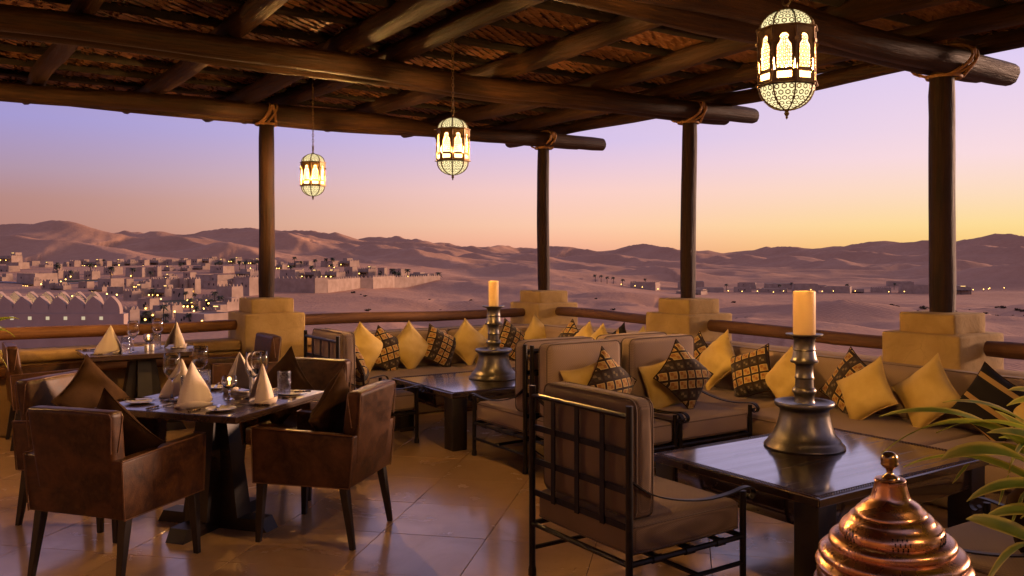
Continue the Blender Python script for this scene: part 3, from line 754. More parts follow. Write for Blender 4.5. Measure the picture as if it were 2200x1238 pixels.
for lab, loc in (('lit pierced brass lantern hanging between the dining table and the far candlestick table', (-.43, 6.3, LZ)),
                 ('lit pierced brass lantern with round top ring hanging beside the post behind the dining tables', (-1.95, 8.5, LZ)),
                 ('extra pierced brass lantern added out of view for the brazier highlight', (2.65, 1.0, LZ)),  # unseen lantern, added to put a warm highlight on the copper
                 ('unseen pierced brass lantern added to light the floor at the end of the dining row', (-5.4, 5.2, LZ))):  # unseen lantern, added to brighten the left floor and rear table
    c = copy_tree(lan, None, lab); c.location = loc
    for ch in c.children:
        if ch.type == 'LIGHT': ch.data = ch.data.copy(); ch.data.energy = {2.65: 480, -5.4: 1000}.get(loc[0], 1080)
    c.location = loc; c.rotation_euler = (0, 0, R(22.5)+rnd.uniform(-.2, .2))

# ------------------------------------------------------------------ cushions (throw pillows)
def pillow_mesh(name, w, t, seed, n=18, mat=None):
    q = random.Random(seed); b = MB(); ph = [q.uniform(0, 6.3) for _ in range(4)]
    idx = {}
    vs = []; fs = []
    for s_ in (1, -1):
        for i in range(n+1):
            for j in range(n+1):
                if s_ < 0 and (i in (0, n) or j in (0, n)): idx[s_, i, j] = idx[1, i, j]; continue
                a, c = 2*i/n-1, 2*j/n-1; a = math.copysign(abs(a)**.85, a); c = math.copysign(abs(c)**.85, c)
                pin = 1-.12*(1-c*c)*(abs(a)**3); pin2 = 1-.12*(1-a*a)*(abs(c)**3)
                x, y = a*w/2*pin, c*w/2*pin2
                h = max(0, (1-abs(a)**2.3)*(1-abs(c)**2.3))**.55
                z = s_*t/2*h*(1+.10*math.sin(3*a+ph[0])+.08*math.sin(4*c+ph[1]+2*a))
                z += .005*h*math.sin(9*a+5*c+ph[2])
                cr_ = math.hypot(abs(a)-1, abs(c)-1); z += s_*.010*h*math.sin(8*math.atan2(abs(a)-1, abs(c)-1)*2+ph[3])*math.exp(-cr_*2.2); z += s_*.012*h*math.exp(-((c+.55+.15*math.sin(3*a+ph[1]))/.09)**2)*(1 if seed % 2 else -1)
                idx[s_, i, j] = len(vs); vs.append((x, y, z))
    for s_ in (1, -1):
        for i in range(n):
            for j in range(n):
                f = (idx[s_, i, j], idx[s_, i+1, j], idx[s_, i+1, j+1], idx[s_, i, j+1]); fs.append(f if s_ > 0 else f[::-1])
    b.add(vs, fs)
    edge = [idx[1, i, 0] for i in range(n)]+[idx[1, n, j] for j in range(n)]+[idx[1, i, n] for i in range(n, 0, -1)]+[idx[1, 0, j] for j in range(n, 0, -1)]
    return b, [vs[i] for i in edge]
PM = {}
def pillow(kind, label, loc, face, roll, tilt=18, w=.43, t=.17, seed=0, cat='cushion', group=None):
    """face: heading in degrees the front looks towards; roll: turn in its own plane; tilt: leaning back"""
    key = (kind, w, seed % 3)
    if key not in PM:
        b, e = pillow_mesh('cushion', w, t, 31+seed % 3)
        m1 = b.mesh('cushion_cover'); m1.materials.append(M[{'y': 'gold', 'p': 'kilim', 'q': 'kilim2', 's': 'stripe', 'd': 'brown'}[kind]])
        pb = MB(); pb.tube(e, .0045, 5, True); m2 = pb.mesh('piping'); m2.materials.append(M[{'y': 'goldpip', 'p': 'brown', 'q': 'brown', 's': 'brown', 'd': 'brown'}[kind]])
        PM[key] = (m1, m2)
    nm = {'y': 'mustard_cushion', 'p': 'kilim_cushion', 'q': 'kilim_cushion', 's': 'striped_cushion', 'd': 'brown_cushion'}[kind]
    o = thing(nm, label, cat, loc, 0, group)
    # local z of the pillow (its front) to heading, leaning back
    m = Matrix.Rotation(R(face-90), 4, 'Z') @ Matrix.Rotation(R(90-tilt)*-1, 4, 'X') @ Matrix.Rotation(R(180), 4, 'Y')
    # front normal = +Y after the turn
    m = Matrix.Rotation(R(face-90), 4, 'Z') @ Matrix.Rotation(R(tilt), 4, 'X') @ Matrix(((-1, 0, 0, 0), (0, 0, 1, 0), (0, 1, 0, 0), (0, 0, 0, 1))) @ Matrix.Rotation(R(roll), 4, 'Z')
    o.rotation_euler = m.to_euler(); o.scale = (rnd.uniform(.95, 1.05), rnd.uniform(.93, 1.04), rnd.uniform(.85, 1.15))
    link('cushion_cover', PM[key][0], None, o, 60); link('piping', PM[key][1], None, o, 60)
    return o

# ------------------------------------------------------------------ sofas
def piping_rect(mb, c, d, r, axis, off):
    a, b = [k for k in range(3) if k != axis]; pts = []
    for (sa, sb, st) in ((1, 1, 0), (-1, 1, 90), (-1, -1, 180), (1, -1, 270)):
        for t in (0, 30, 60, 90):
            p = [0, 0, 0]; p[axis] = c[axis]+off
            p[a] = c[a]+sa*(d[a]/2-r)+r*math.cos(R(st+t)); p[b] = c[b]+sb*(d[b]/2-r)+r*math.sin(R(st+t)); pts.append(p)
    mb.tube(pts, .004, 5, True)
def sofa(label, L, nseat, nback, loc, rz):
    o = thing('banquette_sofa', label, 'sofa', loc, rz)      # runs along +x, sits towards -y, back at y = 0
    MB().rbox((L/2, -.47, .11), (L-.02, .86, .20), .02, 2).build('base', 'sofadark', o)
    for k in range(nseat):
        w = L/nseat; c, d = ((k+.5)*w, -.49, .297), (w-.008, .94, .17)
        s_ = MB().rbox(c, d, .045, 4, .02).build('seat_cushion', 'sofa', o, 60)
        pb = MB(); piping_rect(pb, c, d, .04, 2, .058); pb.build('piping', 'sofadark', s_, 60)
    for k in range(nback):
        w = L/nback; c, d = ((k+.5)*w, -.09, .58), (w-.008, .17, .40)
        s_ = MB().rbox(c, d, .05, 4, .02).build('back_cushion', 'sofa', o, 60)
        pb = MB(); piping_rect(pb, c, d, .045, 1, -.055); pb.build('piping', 'sofadark', s_, 60)
    return o
s1_ = sofa('taupe sofa under the rail facing the far candlestick table', 2.72, 2, 2, T(-3.05, .33), TH)
c, d = (2.72-.085, -.585, .58), (.17, .80, .40)
e_ = MB().rbox(c, d, .05, 4, .02).build('back_cushion', 'sofa', s1_, 60); pb = MB(); piping_rect(pb, c, d, .045, 0, -.055); pb.build('piping', 'sofadark', e_, 60)
sofa('long taupe sofa lined with mustard and patterned cushions along the dune side', 7.6, 5, 5, T(-.33, 1.29), TH-R(90))

# ------------------------------------------------------------------ iron lounge chairs
def arc(pts, n=5): return [tuple(p) for p in catmull(pts, n)]
def build_lounge(label, loc, face, cloth='sofa'):
    o = thing('iron_lounge_chair', label, 'chair', loc, R(face-90))
    W, D = .365, .36
    for sx_ in (-1, 1):
        b = MB(); b.tube([(sx_*W, -D, 0), (sx_*W, -D, .953)], .0165, 10); b.lathe([(.021, 0), (.021, .03), (.0165, .05)], 10, Matrix.Translation((sx_*W, -D, 0))); b.build('back_post', 'iron', o)
        b = MB(); b.tube([(sx_*W, D, 0), (sx_*W, D, .48)], .016, 10); b.lathe([(.021, 0), (.021, .03), (.016, .05)], 10, Matrix.Translation((sx_*W, D, 0))); b.build('front_leg', 'iron', o)
        a = arc([(sx_*W, -.35, .625), (sx_*W, -.24, .555), (sx_*W, -.08, .505), (sx_*W, .10, .478), (sx_*W, .25, .480), (sx_*W, .36, .494), (sx_*W, .41, .490), (sx_*W, .436, .466), (sx_*W, .428, .440), (sx_*W, .405, .432), (sx_*W, .390, .446), (sx_*W, .402, .458)], 4)
        MB().strip(a, .030, .0065, (1, 0, 0)).build('arm_strap', 'iron', o, 60)
        b = MB(); b.tube([(sx_*W, -D, .262), (sx_*W, D, .262)], .0135, 8); b.build('side_rail', 'iron', o)
        for y in (-.2, 0, .2): MB().tube([(sx_*W, y-.028, .262), (sx_*W, y+.028, .262)], .0185, 8).build('strap_wrap', 'iron', o)
        MB().tube([(sx_*W, -D, .137), (sx_*W, D, .137)], .0115, 8).build('stretcher', 'iron', o)
    MB().tube([(-W, .06, .137), (W, .06, .137)], .0115, 8).build('stretcher', 'iron', o)
    MB().tube([(-W, -D, .262), (W, -D, .262)], .0135, 8).build('seat_rail', 'iron', o); MB().tube([(-W, D, .262), (W, D, .262)], .0135, 8).build('seat_rail', 'iron', o)
    MB().tube([(-W, -D, .905), (W, -D, .905)], .0125, 8).build('top_rail', 'iron', o)
    for z in (.745, .578, .42): MB().strip([(-W, -D+.004, z), (W, -D+.004, z)], .030, .006, (0, 0, 1)).build('back_slat', 'iron', o)
    for x in (-.185, 0, .185): MB().strip([(x, -D-.003, .40), (x, -D-.003, .905)], .030, .006, (1, 0, 0)).build('back_slat', 'iron', o)
    for y in (-.2, 0, .2): MB().strip([(-W, y, .273), (W, y, .273)], .045, .005, (0, 1, 0)).build('seat_slat', 'iron', o)
    c, d = (0, .01, .358), (.705, .70, .15)
    s_ = MB().rbox(c, d, .035, 4, .022).build('seat_cushion', cloth, o, 60)
    pb = MB(); piping_rect(pb, c, d, .035, 2, .056); piping_rect(pb, c, d, .035, 2, -.056); pb.build('piping', 'sofadark', s_, 60)
    c, d = (0, 0, 0), (.69, .135, .53)
    s_ = MB().rbox(c, d, .045, 4, .022).build('back_cushion', cloth, o, 60, (0, -.252, .702), (0, 0, 0))
    pb = MB(); piping_rect(pb, c, d, .045, 1, .048); piping_rect(pb, c, d, .045, 1, -.048); pb.build('piping', 'sofadark', s_, 60)
    return o
FU = 33.8; FV = FU-90
lc = build_lounge('iron lounge chair with ribbed brown cushions, lattice back turned to the copper brazier side', (.604, 4.26, 0), FU, 'rib')
lc2 = build_lounge('taupe iron lounge chair beside the leather armchairs, patterned cushion on its seat', (-1.32, 7.555, 0), FU, 'sofa')
for lab, loc, f_ in (('taupe iron lounge chair with empty seat facing the far candlestick', (.20, 6.90, 0), FV+180),
                     ('taupe iron lounge chair back to back with the chair next to the sofa', (.85, 7.335, 0), FV+180),
                     ('taupe iron lounge chair half hidden behind the ribbed chair, holding a patterned cushion', (.65, 6.235, 0), FV),
                     ('taupe iron lounge chair between another chair and the sofa, mustard and patterned cushions on it', (1.30, 6.67, 0), FV),
                     ('iron lounge chair tucked behind the striped leaves of the plant', (2.06, 3.45, 0), FV+180)):
    c = copy_tree(lc2, None, lab); place(c, loc, R(f_-90))

# ------------------------------------------------------------------ coffee tables
def coffee(label, loc, rz, lx=1.50, ly=1.12):
    o = thing('coffee_table', label, 'coffee table', loc, rz); H = .48
    t = MB().rbox((0, 0, H-.022), (lx, ly, .044), .006, 1).build('table_top', 'table', o, 0)
    b = MB(); q = random.Random(2)
    for ax, L, oth in ((0, lx, ly), (1, ly, lx)):
        for sg in (-1, 1):
            n = int((L-.05)/.019)
            for k in range(n):
                p = -L/2+.025+(k+.5)*(L-.05)/n; c = sg*(oth/2-.026)
                for row, (off, s1, s2) in enumerate(((0, .0055, .008), (.014, .0026, .005), (-.014, .0026, .005))):
                    x, y = (p, c+off) if ax == 0 else (c+off, p)
                    if row == 0:
                        b.add([(x-s2, y, H), (x, y-s2, H), (x+s2, y, H), (x, y+s2, H), (x, y, H+.0045)], [(0, 1, 4), (1, 2, 4), (2, 3, 4), (3, 0, 4)])
                    else: b.box((x, y, H+.001), (.012 if ax == 0 else .004, .004 if ax == 0 else .012, .004))
    b.build('carved_border', 'tableedge', t, 0, fix=False)
    for sg in (-1, 1):
        MB().rbox((0, sg*(ly/2-.045), H-.105), (lx-.10, .03, .125), .004, 1).build('apron', 'table', o)
        MB().rbox((sg*(lx/2-.045), 0, H-.105), (.03, ly-.125, .125), .004, 1).build('apron', 'table', o)
    for a in (-1, 1):
        for c in (-1, 1): MB().rbox((a*(lx/2-.085), c*(ly/2-.085), (H-.046)/2), (.14, .14, H-.046), .006, 2).build('leg', 'leg', o)
    return o
coffee('dark wooden coffee table with carved border carrying the thick candle beside the ribbed chair', (1.73, 4.89, 0), TH)
coffee('dark wooden coffee table with carved border in front of the far sofa', (-.18, 7.98, 0), TH)
# pewter candlesticks
def candlestick(label, loc, sc, ch, cr, clabel):
    o = thing('candlestick', label, 'candlestick', loc); o.scale = (sc, sc, sc)
    prof = [(.0, 0), (.228, 0), (.232, .006), (.228, .016), (.212, .030), (.206, .044), (.203, .050), (.192, .058), (.180, .072), (.165, .105), (.152, .145), (.143, .185), (.138, .215), (.140, .222), (.146, .230), (.162, .238), (.170, .246), (.172, .258), (.168, .267), (.156, .268), (.140, .258), (.110, .250), (.075, .250), (.062, .262), (.056, .275), (.056, .300), (.060, .312), (.068, .322), (.068, .336), (.060, .346), (.053, .352), (.051, .40), (.055, .404), (.055, .412), (.051, .416), (.050, .480), (.058, .490), (.078, .496), (.080, .506), (.074, .512), (.068, .530), (.063, .560), (.061, .566), (.066, .572), (.062, .580), (.060, .625), (.066, .640), (.070, .648), (.0, .650)]
    st = MB().lathe([(.06, 0), (.06, .001)], 4)
    base = MB().lathe(prof[:23]+[(.0, .250)], 56).build('bell_base', 'pewter', o, 45)
    MB().lathe([(.0, .252)]+prof[23:], 40).build('stem', 'pewter', o, 45)
    MB().lathe([(.0, .646), (.075, .648), (.098, .654), (.106, .660), (.106, .666), (.098, .664), (.06, .661), (.0, .660)], 40).build('drip_pan', 'pewter', o, 45)
    c = thing('pillar_candle', clabel, 'candle', (loc[0], loc[1], loc[2]+.662*sc))
    MB().lathe([(.0, 0), (cr*.97, 0), (cr, .006), (cr, ch-.008), (cr*.98, ch-.002), (cr*.93, ch), (cr*.88, ch-.006), (cr*.85, ch-.03), (cr*.78, ch-.085), (cr*.4, ch-.10), (0, ch-.10)], 36).build('wax', 'wax', c, 45)
    MB().tube([(0, 0, ch-.101), (.001, 0, ch-.088), (.003, 0, ch-.082)], .0014, 5).build('wick', 'leg', c)
    MB().lathe([(.0, ch-.086), (.0035, ch-.080), (.0042, ch-.072), (.002, ch-.062), (.0, ch-.055)], 8, Matrix.Translation((.003, 0, 0))).build('flame', 'flame', c)
    L = bpy.data.objects.new('flame_light', bpy.data.lights.new('flame_light', 'POINT')); COL.objects.link(L); L.parent = c
    L.location = (0, 0, ch-.05); L.data.energy = 1.5; L.data.color = (1, .5, .16); L.data.shadow_soft_size = .006
candlestick('bell-based pewter candlestick on the coffee table beside the ribbed chair', (1.725, 5.12, .4805), 1.0, .255, .064, 'thick ivory candle glowing on the pewter stand beside the ribbed chair')
candlestick('bell-based pewter candlestick on the coffee table in front of the far sofa', (-.17, 8.03, .4805), 1.0, .235, .047, 'slender ivory candle glowing on the pewter stand before the far sofa')

# ------------------------------------------------------------------ leather armchairs
def build_armchair(label, loc, face, sub=0):
    o = thing('leather_armchair', label, 'armchair', loc, R(face-90))
    W, D, Z0, ZA, ZB = .30, .29, .335, .635, .86
    MB().rbox((0, .045, .40), (.43, .48, .125), .03, 3, .012).build('seat', 'leather', o, 60)
    for s_ in (-1, 1):
        a = MB().hexa([(s_*.212, -D+.02, Z0), (s_*.295, -D-.005, Z0), (s_*.295, D, Z0), (s_*.212, D, Z0)], [(s_*.225, -D+.02, ZA-.012), (s_*W, -D-.03, ZA-.012), (s_*W, D+.005, ZA+.008), (s_*.225, D+.005, ZA+.008)]).build('arm', 'leather', o)
        bev(a, .011)
        p = MB(); p.tube([(s_*W, -D-.03, ZA-.010), (s_*W, D+.005, ZA+.010), (s_*.225, D+.005, ZA+.010)], .004, 5); p.tube([(s_*.294, -D, Z0+.002), (s_*.294, D, Z0+.002), (s_*W, D+.005, ZA)], .0035, 5); p.tube([(s_*.295, -D-.007, Z0), (s_*W, -D-.032, ZA-.012)], .004, 5); p.build('piping', 'seam', a)
    # lower back shell and raised backrest
    a = MB().hexa([(-.293, -D-.003, Z0), (.293, -D-.003, Z0), (.293, -D+.075, Z0), (-.293, -D+.075, Z0)], [(-.298, -D-.028, ZA-.014), (.298, -D-.028, ZA-.014), (.298, -D+.06, ZA-.014), (-.298, -D+.06, ZA-.014)]).build('back_shell', 'leather', o); bev(a, .010)
    br = MB().hexa([(-.235, -D-.012, Z0+.1), (.235, -D-.012, Z0+.1), (.235, -D+.092, Z0+.1), (-.235, -D+.092, Z0+.1)], [(-.258, -D-.062, ZB), (.258, -D-.062, ZB), (.258, -D+.030, ZB), (-.258, -D+.030, ZB)]).build('backrest', 'leather', o); bev(br, .03, 4)
    p = MB()
    for y in (-.054, .022):
        p.tube([(-.249, -D+y*.6-.012, .66), (-.258, -D+y, ZB-.030), (-.244, -D+y, ZB-.009), (0, -D+y, ZB-.003), (.244, -D+y, ZB-.009), (.258, -D+y, ZB-.030), (.249, -D+y*.6-.012, .66)], .0035, 5)
    p.build('piping', 'seam', br)
    for sx_ in (-1, 1):
        for sy_ in (-1, 1):
            x, y = sx_*.258, sy_*.25; s1, s2 = .024, .0145; dx, dy = sx_*.012, (-.055 if sy_ < 0 else .015)
            lo = [(x+dx-s2, y+dy-s2, 0), (x+dx+s2, y+dy-s2, 0), (x+dx+s2, y+dy+s2, 0), (x+dx-s2, y+dy+s2, 0)]
            hi = [(x-s1, y-s1, Z0+.004), (x+s1, y-s1, Z0+.004), (x+s1, y+s1, Z0+.004), (x-s1, y+s1, Z0+.004)]
            l = MB().hexa(lo, hi).build('leg', 'leg', o); bev(l, .003, 1)
    MB().box((0, 0, Z0+.008), (.56, .54, .012)).build('underside', 'leg', o)
    return o
def bev(o, w, seg=3):
    me = o.data; bm = bmesh.new(); bm.from_mesh(me); bmesh.ops.bevel(bm, geom=bm.edges[:], offset=w, segments=seg, profile=.6, affect='EDGES', clamp_overlap=True)
    bm.to_mesh(me); bm.free(); me.shade_smooth(); me.set_sharp_from_angle(angle=R(40)); return o
TA = 72
SEATS = {'A': ((-2.04, 4.52), 72, 'brown leather armchair with its plain back turned to the open floor'),
         'B': ((-1.10, 5.07), 166, 'brown leather armchair beside the open floor with a leaning dark cushion'),
         'C': ((-2.58, 5.36), -14, 'brown leather armchair holding the largest-looking tilted brown cushion beside the rear table'),
         'D': ((-1.51, 6.03), 252, 'brown leather armchair between the square table and the iron lounge chair')}
ac = None
for k, (p_, f_, lab) in SEATS.items():
    if ac is None: ac = build_armchair(lab, (p_[0], p_[1], 0), f_)
    else: place(copy_tree(ac, None, lab), (p_[0], p_[1], 0), R(f_-90))
place(copy_tree(ac, None, 'brown leather armchair without cushion beside the leafy plant at the rear table'), (-4.02, 7.55, 0), R(33.8-90))
place(copy_tree(ac, None, 'brown leather armchair without cushion standing against the plaster pedestal at the rear table'), (-2.58, 8.12, 0), R(213.8-90))
pillow('d', 'dark brown cushion behind the back of the armchair turned to the open floor', (-2.03, 4.47, .66), 72, 42, 14, .41, .15, 1)
pillow('d', 'dark brown cushion leaning in the armchair beside the open floor', (-1.05, 5.05, .70), 166, 43, 16, .42, .15, 2)
pillow('d', 'large dark brown cushion tilted in the armchair beside the rear dining table', (-2.56, 5.33, .71), -22, 38, 20, .43, .16, 3)
pillow('d', 'dark brown cushion in the armchair beside the iron lounge chair', (-1.57, 5.95, .69), 240, 46, 16, .42, .15, 4)

# ------------------------------------------------------------------ dining tables
def dining(label, loc, rz, lx, ly, H=.75):
    o = thing('dining_table', label, 'dining table', loc, rz)
    MB().rbox((0, 0, H-.02), (lx, ly, .04), .004, 1).build('table_top', 'dtable', o, 0)
    MB().rbox((0, 0, H-.052), (lx*.72, ly*.72, .024), .004, 1).build('top_frame', 'leg', o)
    MB().hexa([(-.20, -.075, .07), (.20, -.075, .07), (.20, .075, .07), (-.20, .075, .07)], [(-.105, -.06, H-.064), (.105, -.06, H-.064), (.105, .06, H-.064), (-.105, .06, H-.064)]).build('pedestal', 'leg', o)
    MB().hexa([(-.07, -.19, .07), (.07, -.19, .07), (.07, .19, .07), (-.07, .19, .07)], [(-.055, -.10, H-.064), (.055, -.10, H-.064), (.055, .10, H-.064), (-.055, .10, H-.064)]).build('pedestal', 'leg', o)
    for a in (0, 90):
        MB().hexa([(-.38, -.06, 0), (.38, -.06, 0), (.38, .06, 0), (-.38, .06, 0)], [(-.34, -.06, .072-.002*(a > 0)), (.34, -.06, .072-.002*(a > 0)), (.34, .06, .072-.002*(a > 0)), (-.34, .06, .072-.002*(a > 0))], Matrix.Rotation(R(a), 4, 'Z')).build('foot', 'leg', o)
    return o
D1 = (-1.765, 5.195); A1 = R(TA)
dining('square dark dining table set for four among the leather armchairs', (D1[0], D1[1], 0), A1, .94, .94)
D2 = (-3.37, 7.90)
dining('dark dining table set for two against the amber log handrail', (D2[0], D2[1], 0), TH, .98, .72)

def rev(pts, n): return MB().lathe(pts, n)
WG = [(.0, 0), (.036, .001), (.037, .003), (.030, .005), (.010, .009), (.0048, .016), (.0038, .04), (.0038, .085), (.006, .094), (.018, .104), (.033, .122), (.0395, .142), (.040, .158), (.037, .185), (.0335, .212), (.0322, .213), (.0355, .185), (.0385, .158), (.038, .143), (.0318, .124), (.017, .107), (.004, .098), (.0, .097)]
TU = [(.0, 0), (.031, 0), (.033, .003), (.0345, .06), (.0355, .125), (.0345, .126), (.0335, .06), (.031, .012), (.0, .010)]
TL = [(.0, 0), (.030, 0), (.032, .004), (.012, .012), (.006, .02), (.0055, .055), (.010, .062), (.030, .074), (.043, .094), (.045, .11), (.039, .130), (.034, .136), (.033, .135), (.037, .129), (.043, .11), (.041, .095), (.028, .077), (.006, .068), (.0, .067)]
gm = {}
for nm, pr, mt, n in (('wine_glass', WG, 'glass', 36), ('tumbler', TU, 'tumbler', 28), ('tealight_holder', TL, 'glass', 32)):
    gm[nm] = rev([(r_*q_, z_*q_) for q_ in ((1.3 if nm == 'wine_glass' else 1.15 if nm != 'tealight_holder' else 1.05),) for r_, z_ in pr], n).mesh(nm); gm[nm].materials.append(M[mt])
def put(nm, label, cat, loc, group=None): return tag(link(nm, gm[nm], None, None, 60, loc), label, cat, group)
def napkin(label, loc, rz, s=1.0, flip=1, h=.228, lean=.02):
    o = thing('napkin', label, 'napkin', loc, rz); b = MB(); n = 22; m = 12; vs = []; fs = []
    for i in range(m+1):
        t = i/m; r = .090*s*(1-t)**.84*(1+.10*math.sin(t*5))+.0015
        for k in range(n+1):
            a = R(-58)+R(296)*k/n
            e = 1.0 if abs(math.cos(a)) < 2 else 1
            fold = 1+.10*math.sin(3*a+1)*(1-t)+.05*math.sin(7*a)*(1-t)
            x = r*math.cos(a)*1.08*fold; y = r*math.sin(a)*.80*fold
            z = t*h*s+(.028*s*(1-t)*max(0, math.sin(a-.9))**2)
            vs.append((x+lean*t*flip, y, z))
    for i in range(m):
        for k in range(n): fs.append((i*(n+1)+k, i*(n+1)+k+1, (i+1)*(n+1)+k+1, (i+1)*(n+1)+k))
    b.add(vs, fs); me = b.mesh('napkin_cone'); c = link('napkin_cone', me, 'napkin', o, 60)
    md = c.modifiers.new('thick', 'SOLIDIFY'); md.thickness = .0022
    # the turned-up hem
    hm = []; hf = []; nn = 14
    for k in range(nn+1):
        a = R(-70)+R(190)*k/nn*flip; r = .096*s; up = (.012+.046*math.sin(math.pi*min(1, k/nn))**1.5*(k/nn))*s
        hm += [(r*math.cos(a)*1.08, r*math.sin(a)*.82, .001), ((r+.006)*math.cos(a)*1.08, (r+.006)*math.sin(a)*.82, up*.6), ((r+.014*(k/nn))*math.cos(a)*1.05, (r+.012*(k/nn))*math.sin(a)*.82, up)]
    for k in range(nn):
        for q_ in range(2): hf.append((k*3+q_, k*3+q_+1, k*3+3+q_+1, k*3+3+q_))
    b = MB().add(hm, hf); f = link('napkin_fold', b.mesh('napkin_fold'), 'napkin', o, 60); md = f.modifiers.new('thick', 'SOLIDIFY'); md.thickness = .002
    return o
def cutlery(kind, label, loc, rz):
    o = thing(kind, label, 'fork' if kind == 'fork' else 'knife', loc, rz)
    hb = MB(); hb.tube([(-.10, 0, .006), (-.085, 0, .006), (-.05, 0, .0065), (0, 0, .006)], [.0045, .006, .0052, .0048], 7)
    for x in (-.083, -.056, -.03, -.006): hb.tube([(x-.003, 0, .006), (x, 0, .006), (x+.003, 0, .006)], [.005, .0066, .005], 7)
    hb.build('handle', 'bamboo', o)
    b = MB()
    if kind == 'fork':
        b.strip([(0, 0, .006), (.04, 0, .005), (.07, 0, .004)], .006, .002, (0, 1, 0)); b.strip([(.07, 0, .004), (.085, 0, .003)], .022, .002, (0, 1, 0))
        for y in (-.009, -.003, .003, .009): b.strip([(.085, y, .003), (.105, y, .004), (.125, y, .008)], .0028, .0018, (0, 1, 0))
        b.build('tines', 'steel', o)
    else:
        b.strip([(0, 0, .006), (.02, 0, .006), (.09, .002, .006), (.115, .004, .006)], .016, .0018, (0, 1, 0)); b.build('blade', 'steel', o)
    return o
def plate(label, loc, r=.082):
    return tag(MB().lathe([(.0, 0), (r*.55, 0), (r*.6, .002), (r, .012), (r, .0145), (r*.6, .005), (r*.5, .0035), (.0, .0035)], 36).build('side_plate', 'china', None, 45, loc), label, 'plate')
def shaker(label, loc):
    o = thing('shaker', label, 'shaker', loc)
    MB().lathe([(.0, 0), (.0175, 0), (.019, .002), (.019, .050), (.017, .055), (.0, .057)], 24).build('shaker_body', 'china', o)
    b = MB()
    for a in range(5): b.lathe([(.0, .0565), (.0016, .0572), (0, .0576)], 6, Matrix.Translation((.006*math.cos(a*1.26), .006*math.sin(a*1.26), 0)))
    b.build('shaker_holes', 'hole', o, 0); return o
def tealight(label, loc, watts=1.1):
    o = thing('tealight_holder', label, 'candle holder', loc); link('glass_bowl', gm['tealight_holder'], None, o, 60)
    MB().lathe([(.0, .070), (.018, .071), (.019, .073), (.019, .084), (.017, .086), (.0, .085)], 20).build('tealight', 'wax', o)
    MB().lathe([(.0, .088), (.005, .093), (.0062, .101), (.003, .112), (.0, .120)], 10).build('flame', 'flame', o, 60)
    L = bpy.data.objects.new('flame_light', bpy.data.lights.new('flame_light', 'POINT')); COL.objects.link(L); L.parent = o
    L.location = (0, 0, .124); L.data.energy = watts; L.data.color = (1, .5, .16); L.data.shadow_soft_size = .012
def tabloc(c, ang, x, y, z): return (c[0]+x*math.cos(ang)-y*math.sin(ang), c[1]+x*math.sin(ang)+y*math.cos(ang), z)
# front table; local x runs towards armchair D, local y towards armchair C
SIDE = {'A': (-1, 0), 'B': (0, -1), 'C': (0, 1), 'D': (1, 0)}
SN = {'A': 'the armchair turned to the open floor', 'B': 'the armchair beside the open floor', 'C': 'the armchair beside the rear table', 'D': 'the armchair next to the iron lounge chair'}
ZT = .7505
for k, (dx, dy) in SIDE.items():
    rx, ry = -dy, dx     # to the sitter's left hand side
    def at(f_, s_, z=ZT): return tabloc(D1, A1, dx*f_+rx*s_, dy*f_+ry*s_, z)
    fr_ = A1+math.atan2(-dy, -dx)
    nk = {'A': (.25, .03), 'B': (.33, -.03), 'C': (.28, .0), 'D': (.28, .02)}[k]
    napkin('white linen napkin folded to a cone before '+SN[k], at(*nk), {'A': R(250), 'B': R(300), 'C': R(200), 'D': R(20)}[k], {'A': 1.12, 'B': 1.0, 'C': 1.0, 'D': 1.1}[k], {'A': 1, 'B': 1, 'C': -1, 'D': -1}[k])
    put('wine_glass', 'empty wine glass at the place before '+SN[k], 'wine glass', at(*{'A': (.13, -.22), 'B': (.20, .14), 'C': (.33, -.27), 'D': (.08, -.20)}[k]), None)
    put('tumbler', 'textured water tumbler at the place before '+SN[k], 'tumbler', at(*{'A': (.10, -.13), 'B': (.30, .25), 'C': (.20, -.14), 'D': (.20, -.13)}[k]), None)
    plate('small white side plate before '+SN[k], at(.33, .27))
    cutlery('knife', 'butter knife on the plate before '+SN[k], at(.36, .27, ZT+.014), fr_+.5)
    cutlery('fork', 'steel fork with dark bamboo handle before '+SN[k], at(.35, .15), fr_)
    cutlery('knife', 'table knife with dark bamboo handle before '+SN[k], at(.35, -.13), fr_)
tealight('lit glass tealight holder in the middle of the square table', tabloc(D1, A1, -.02, -.10, ZT), 4.0)
shaker('white ceramic shaker on the square table', tabloc(D1, A1, -.05, .06, ZT))
# rear table
for s_, nm, lab in ((-1, 'E', 'beside the leafy plant'), (1, 'F', 'against the plaster pedestal')):
    def at(x, y, z=ZT): return tabloc(D2, TH, s_*x, y, z)
    napkin('white linen napkin cone on the rear table before the armchair '+lab, at(.30, -.12 if s_ < 0 else .05), R(210 if s_ < 0 else 330), 1.08, s_)
    put('wine_glass', 'empty wine glass on the rear table before the armchair '+lab, 'wine glass', at(.10 if s_ < 0 else .16, -.14 if s_ < 0 else .12), None)
    put('tumbler', 'water tumbler on the rear table before the armchair '+lab, 'tumbler', at(.17 if s_ < 0 else .13, -.20 if s_ < 0 else .03), None)
    cutlery('knife', 'table knife on the rear table before the armchair '+lab, at(.36, -.22), TH+(0 if s_ < 0 else math.pi))
    cutlery('fork', 'steel fork on the rear table before the armchair '+lab, at(.36, .22), TH+(0 if s_ < 0 else math.pi))
    cutlery('knife', 'butter knife on the rear table before the armchair '+lab, at(.42, .28), TH+(.3 if s_ < 0 else math.pi))
tealight('lit glass tealight holder on the rear table', tabloc(D2, TH, .06, .02, ZT), 2.5)
shaker('white salt shaker on the rear table, next to its twin', tabloc(D2, TH, .02, -.10, ZT)); shaker('white pepper shaker on the rear table, next to its twin', tabloc(D2, TH, .07, -.08, ZT))

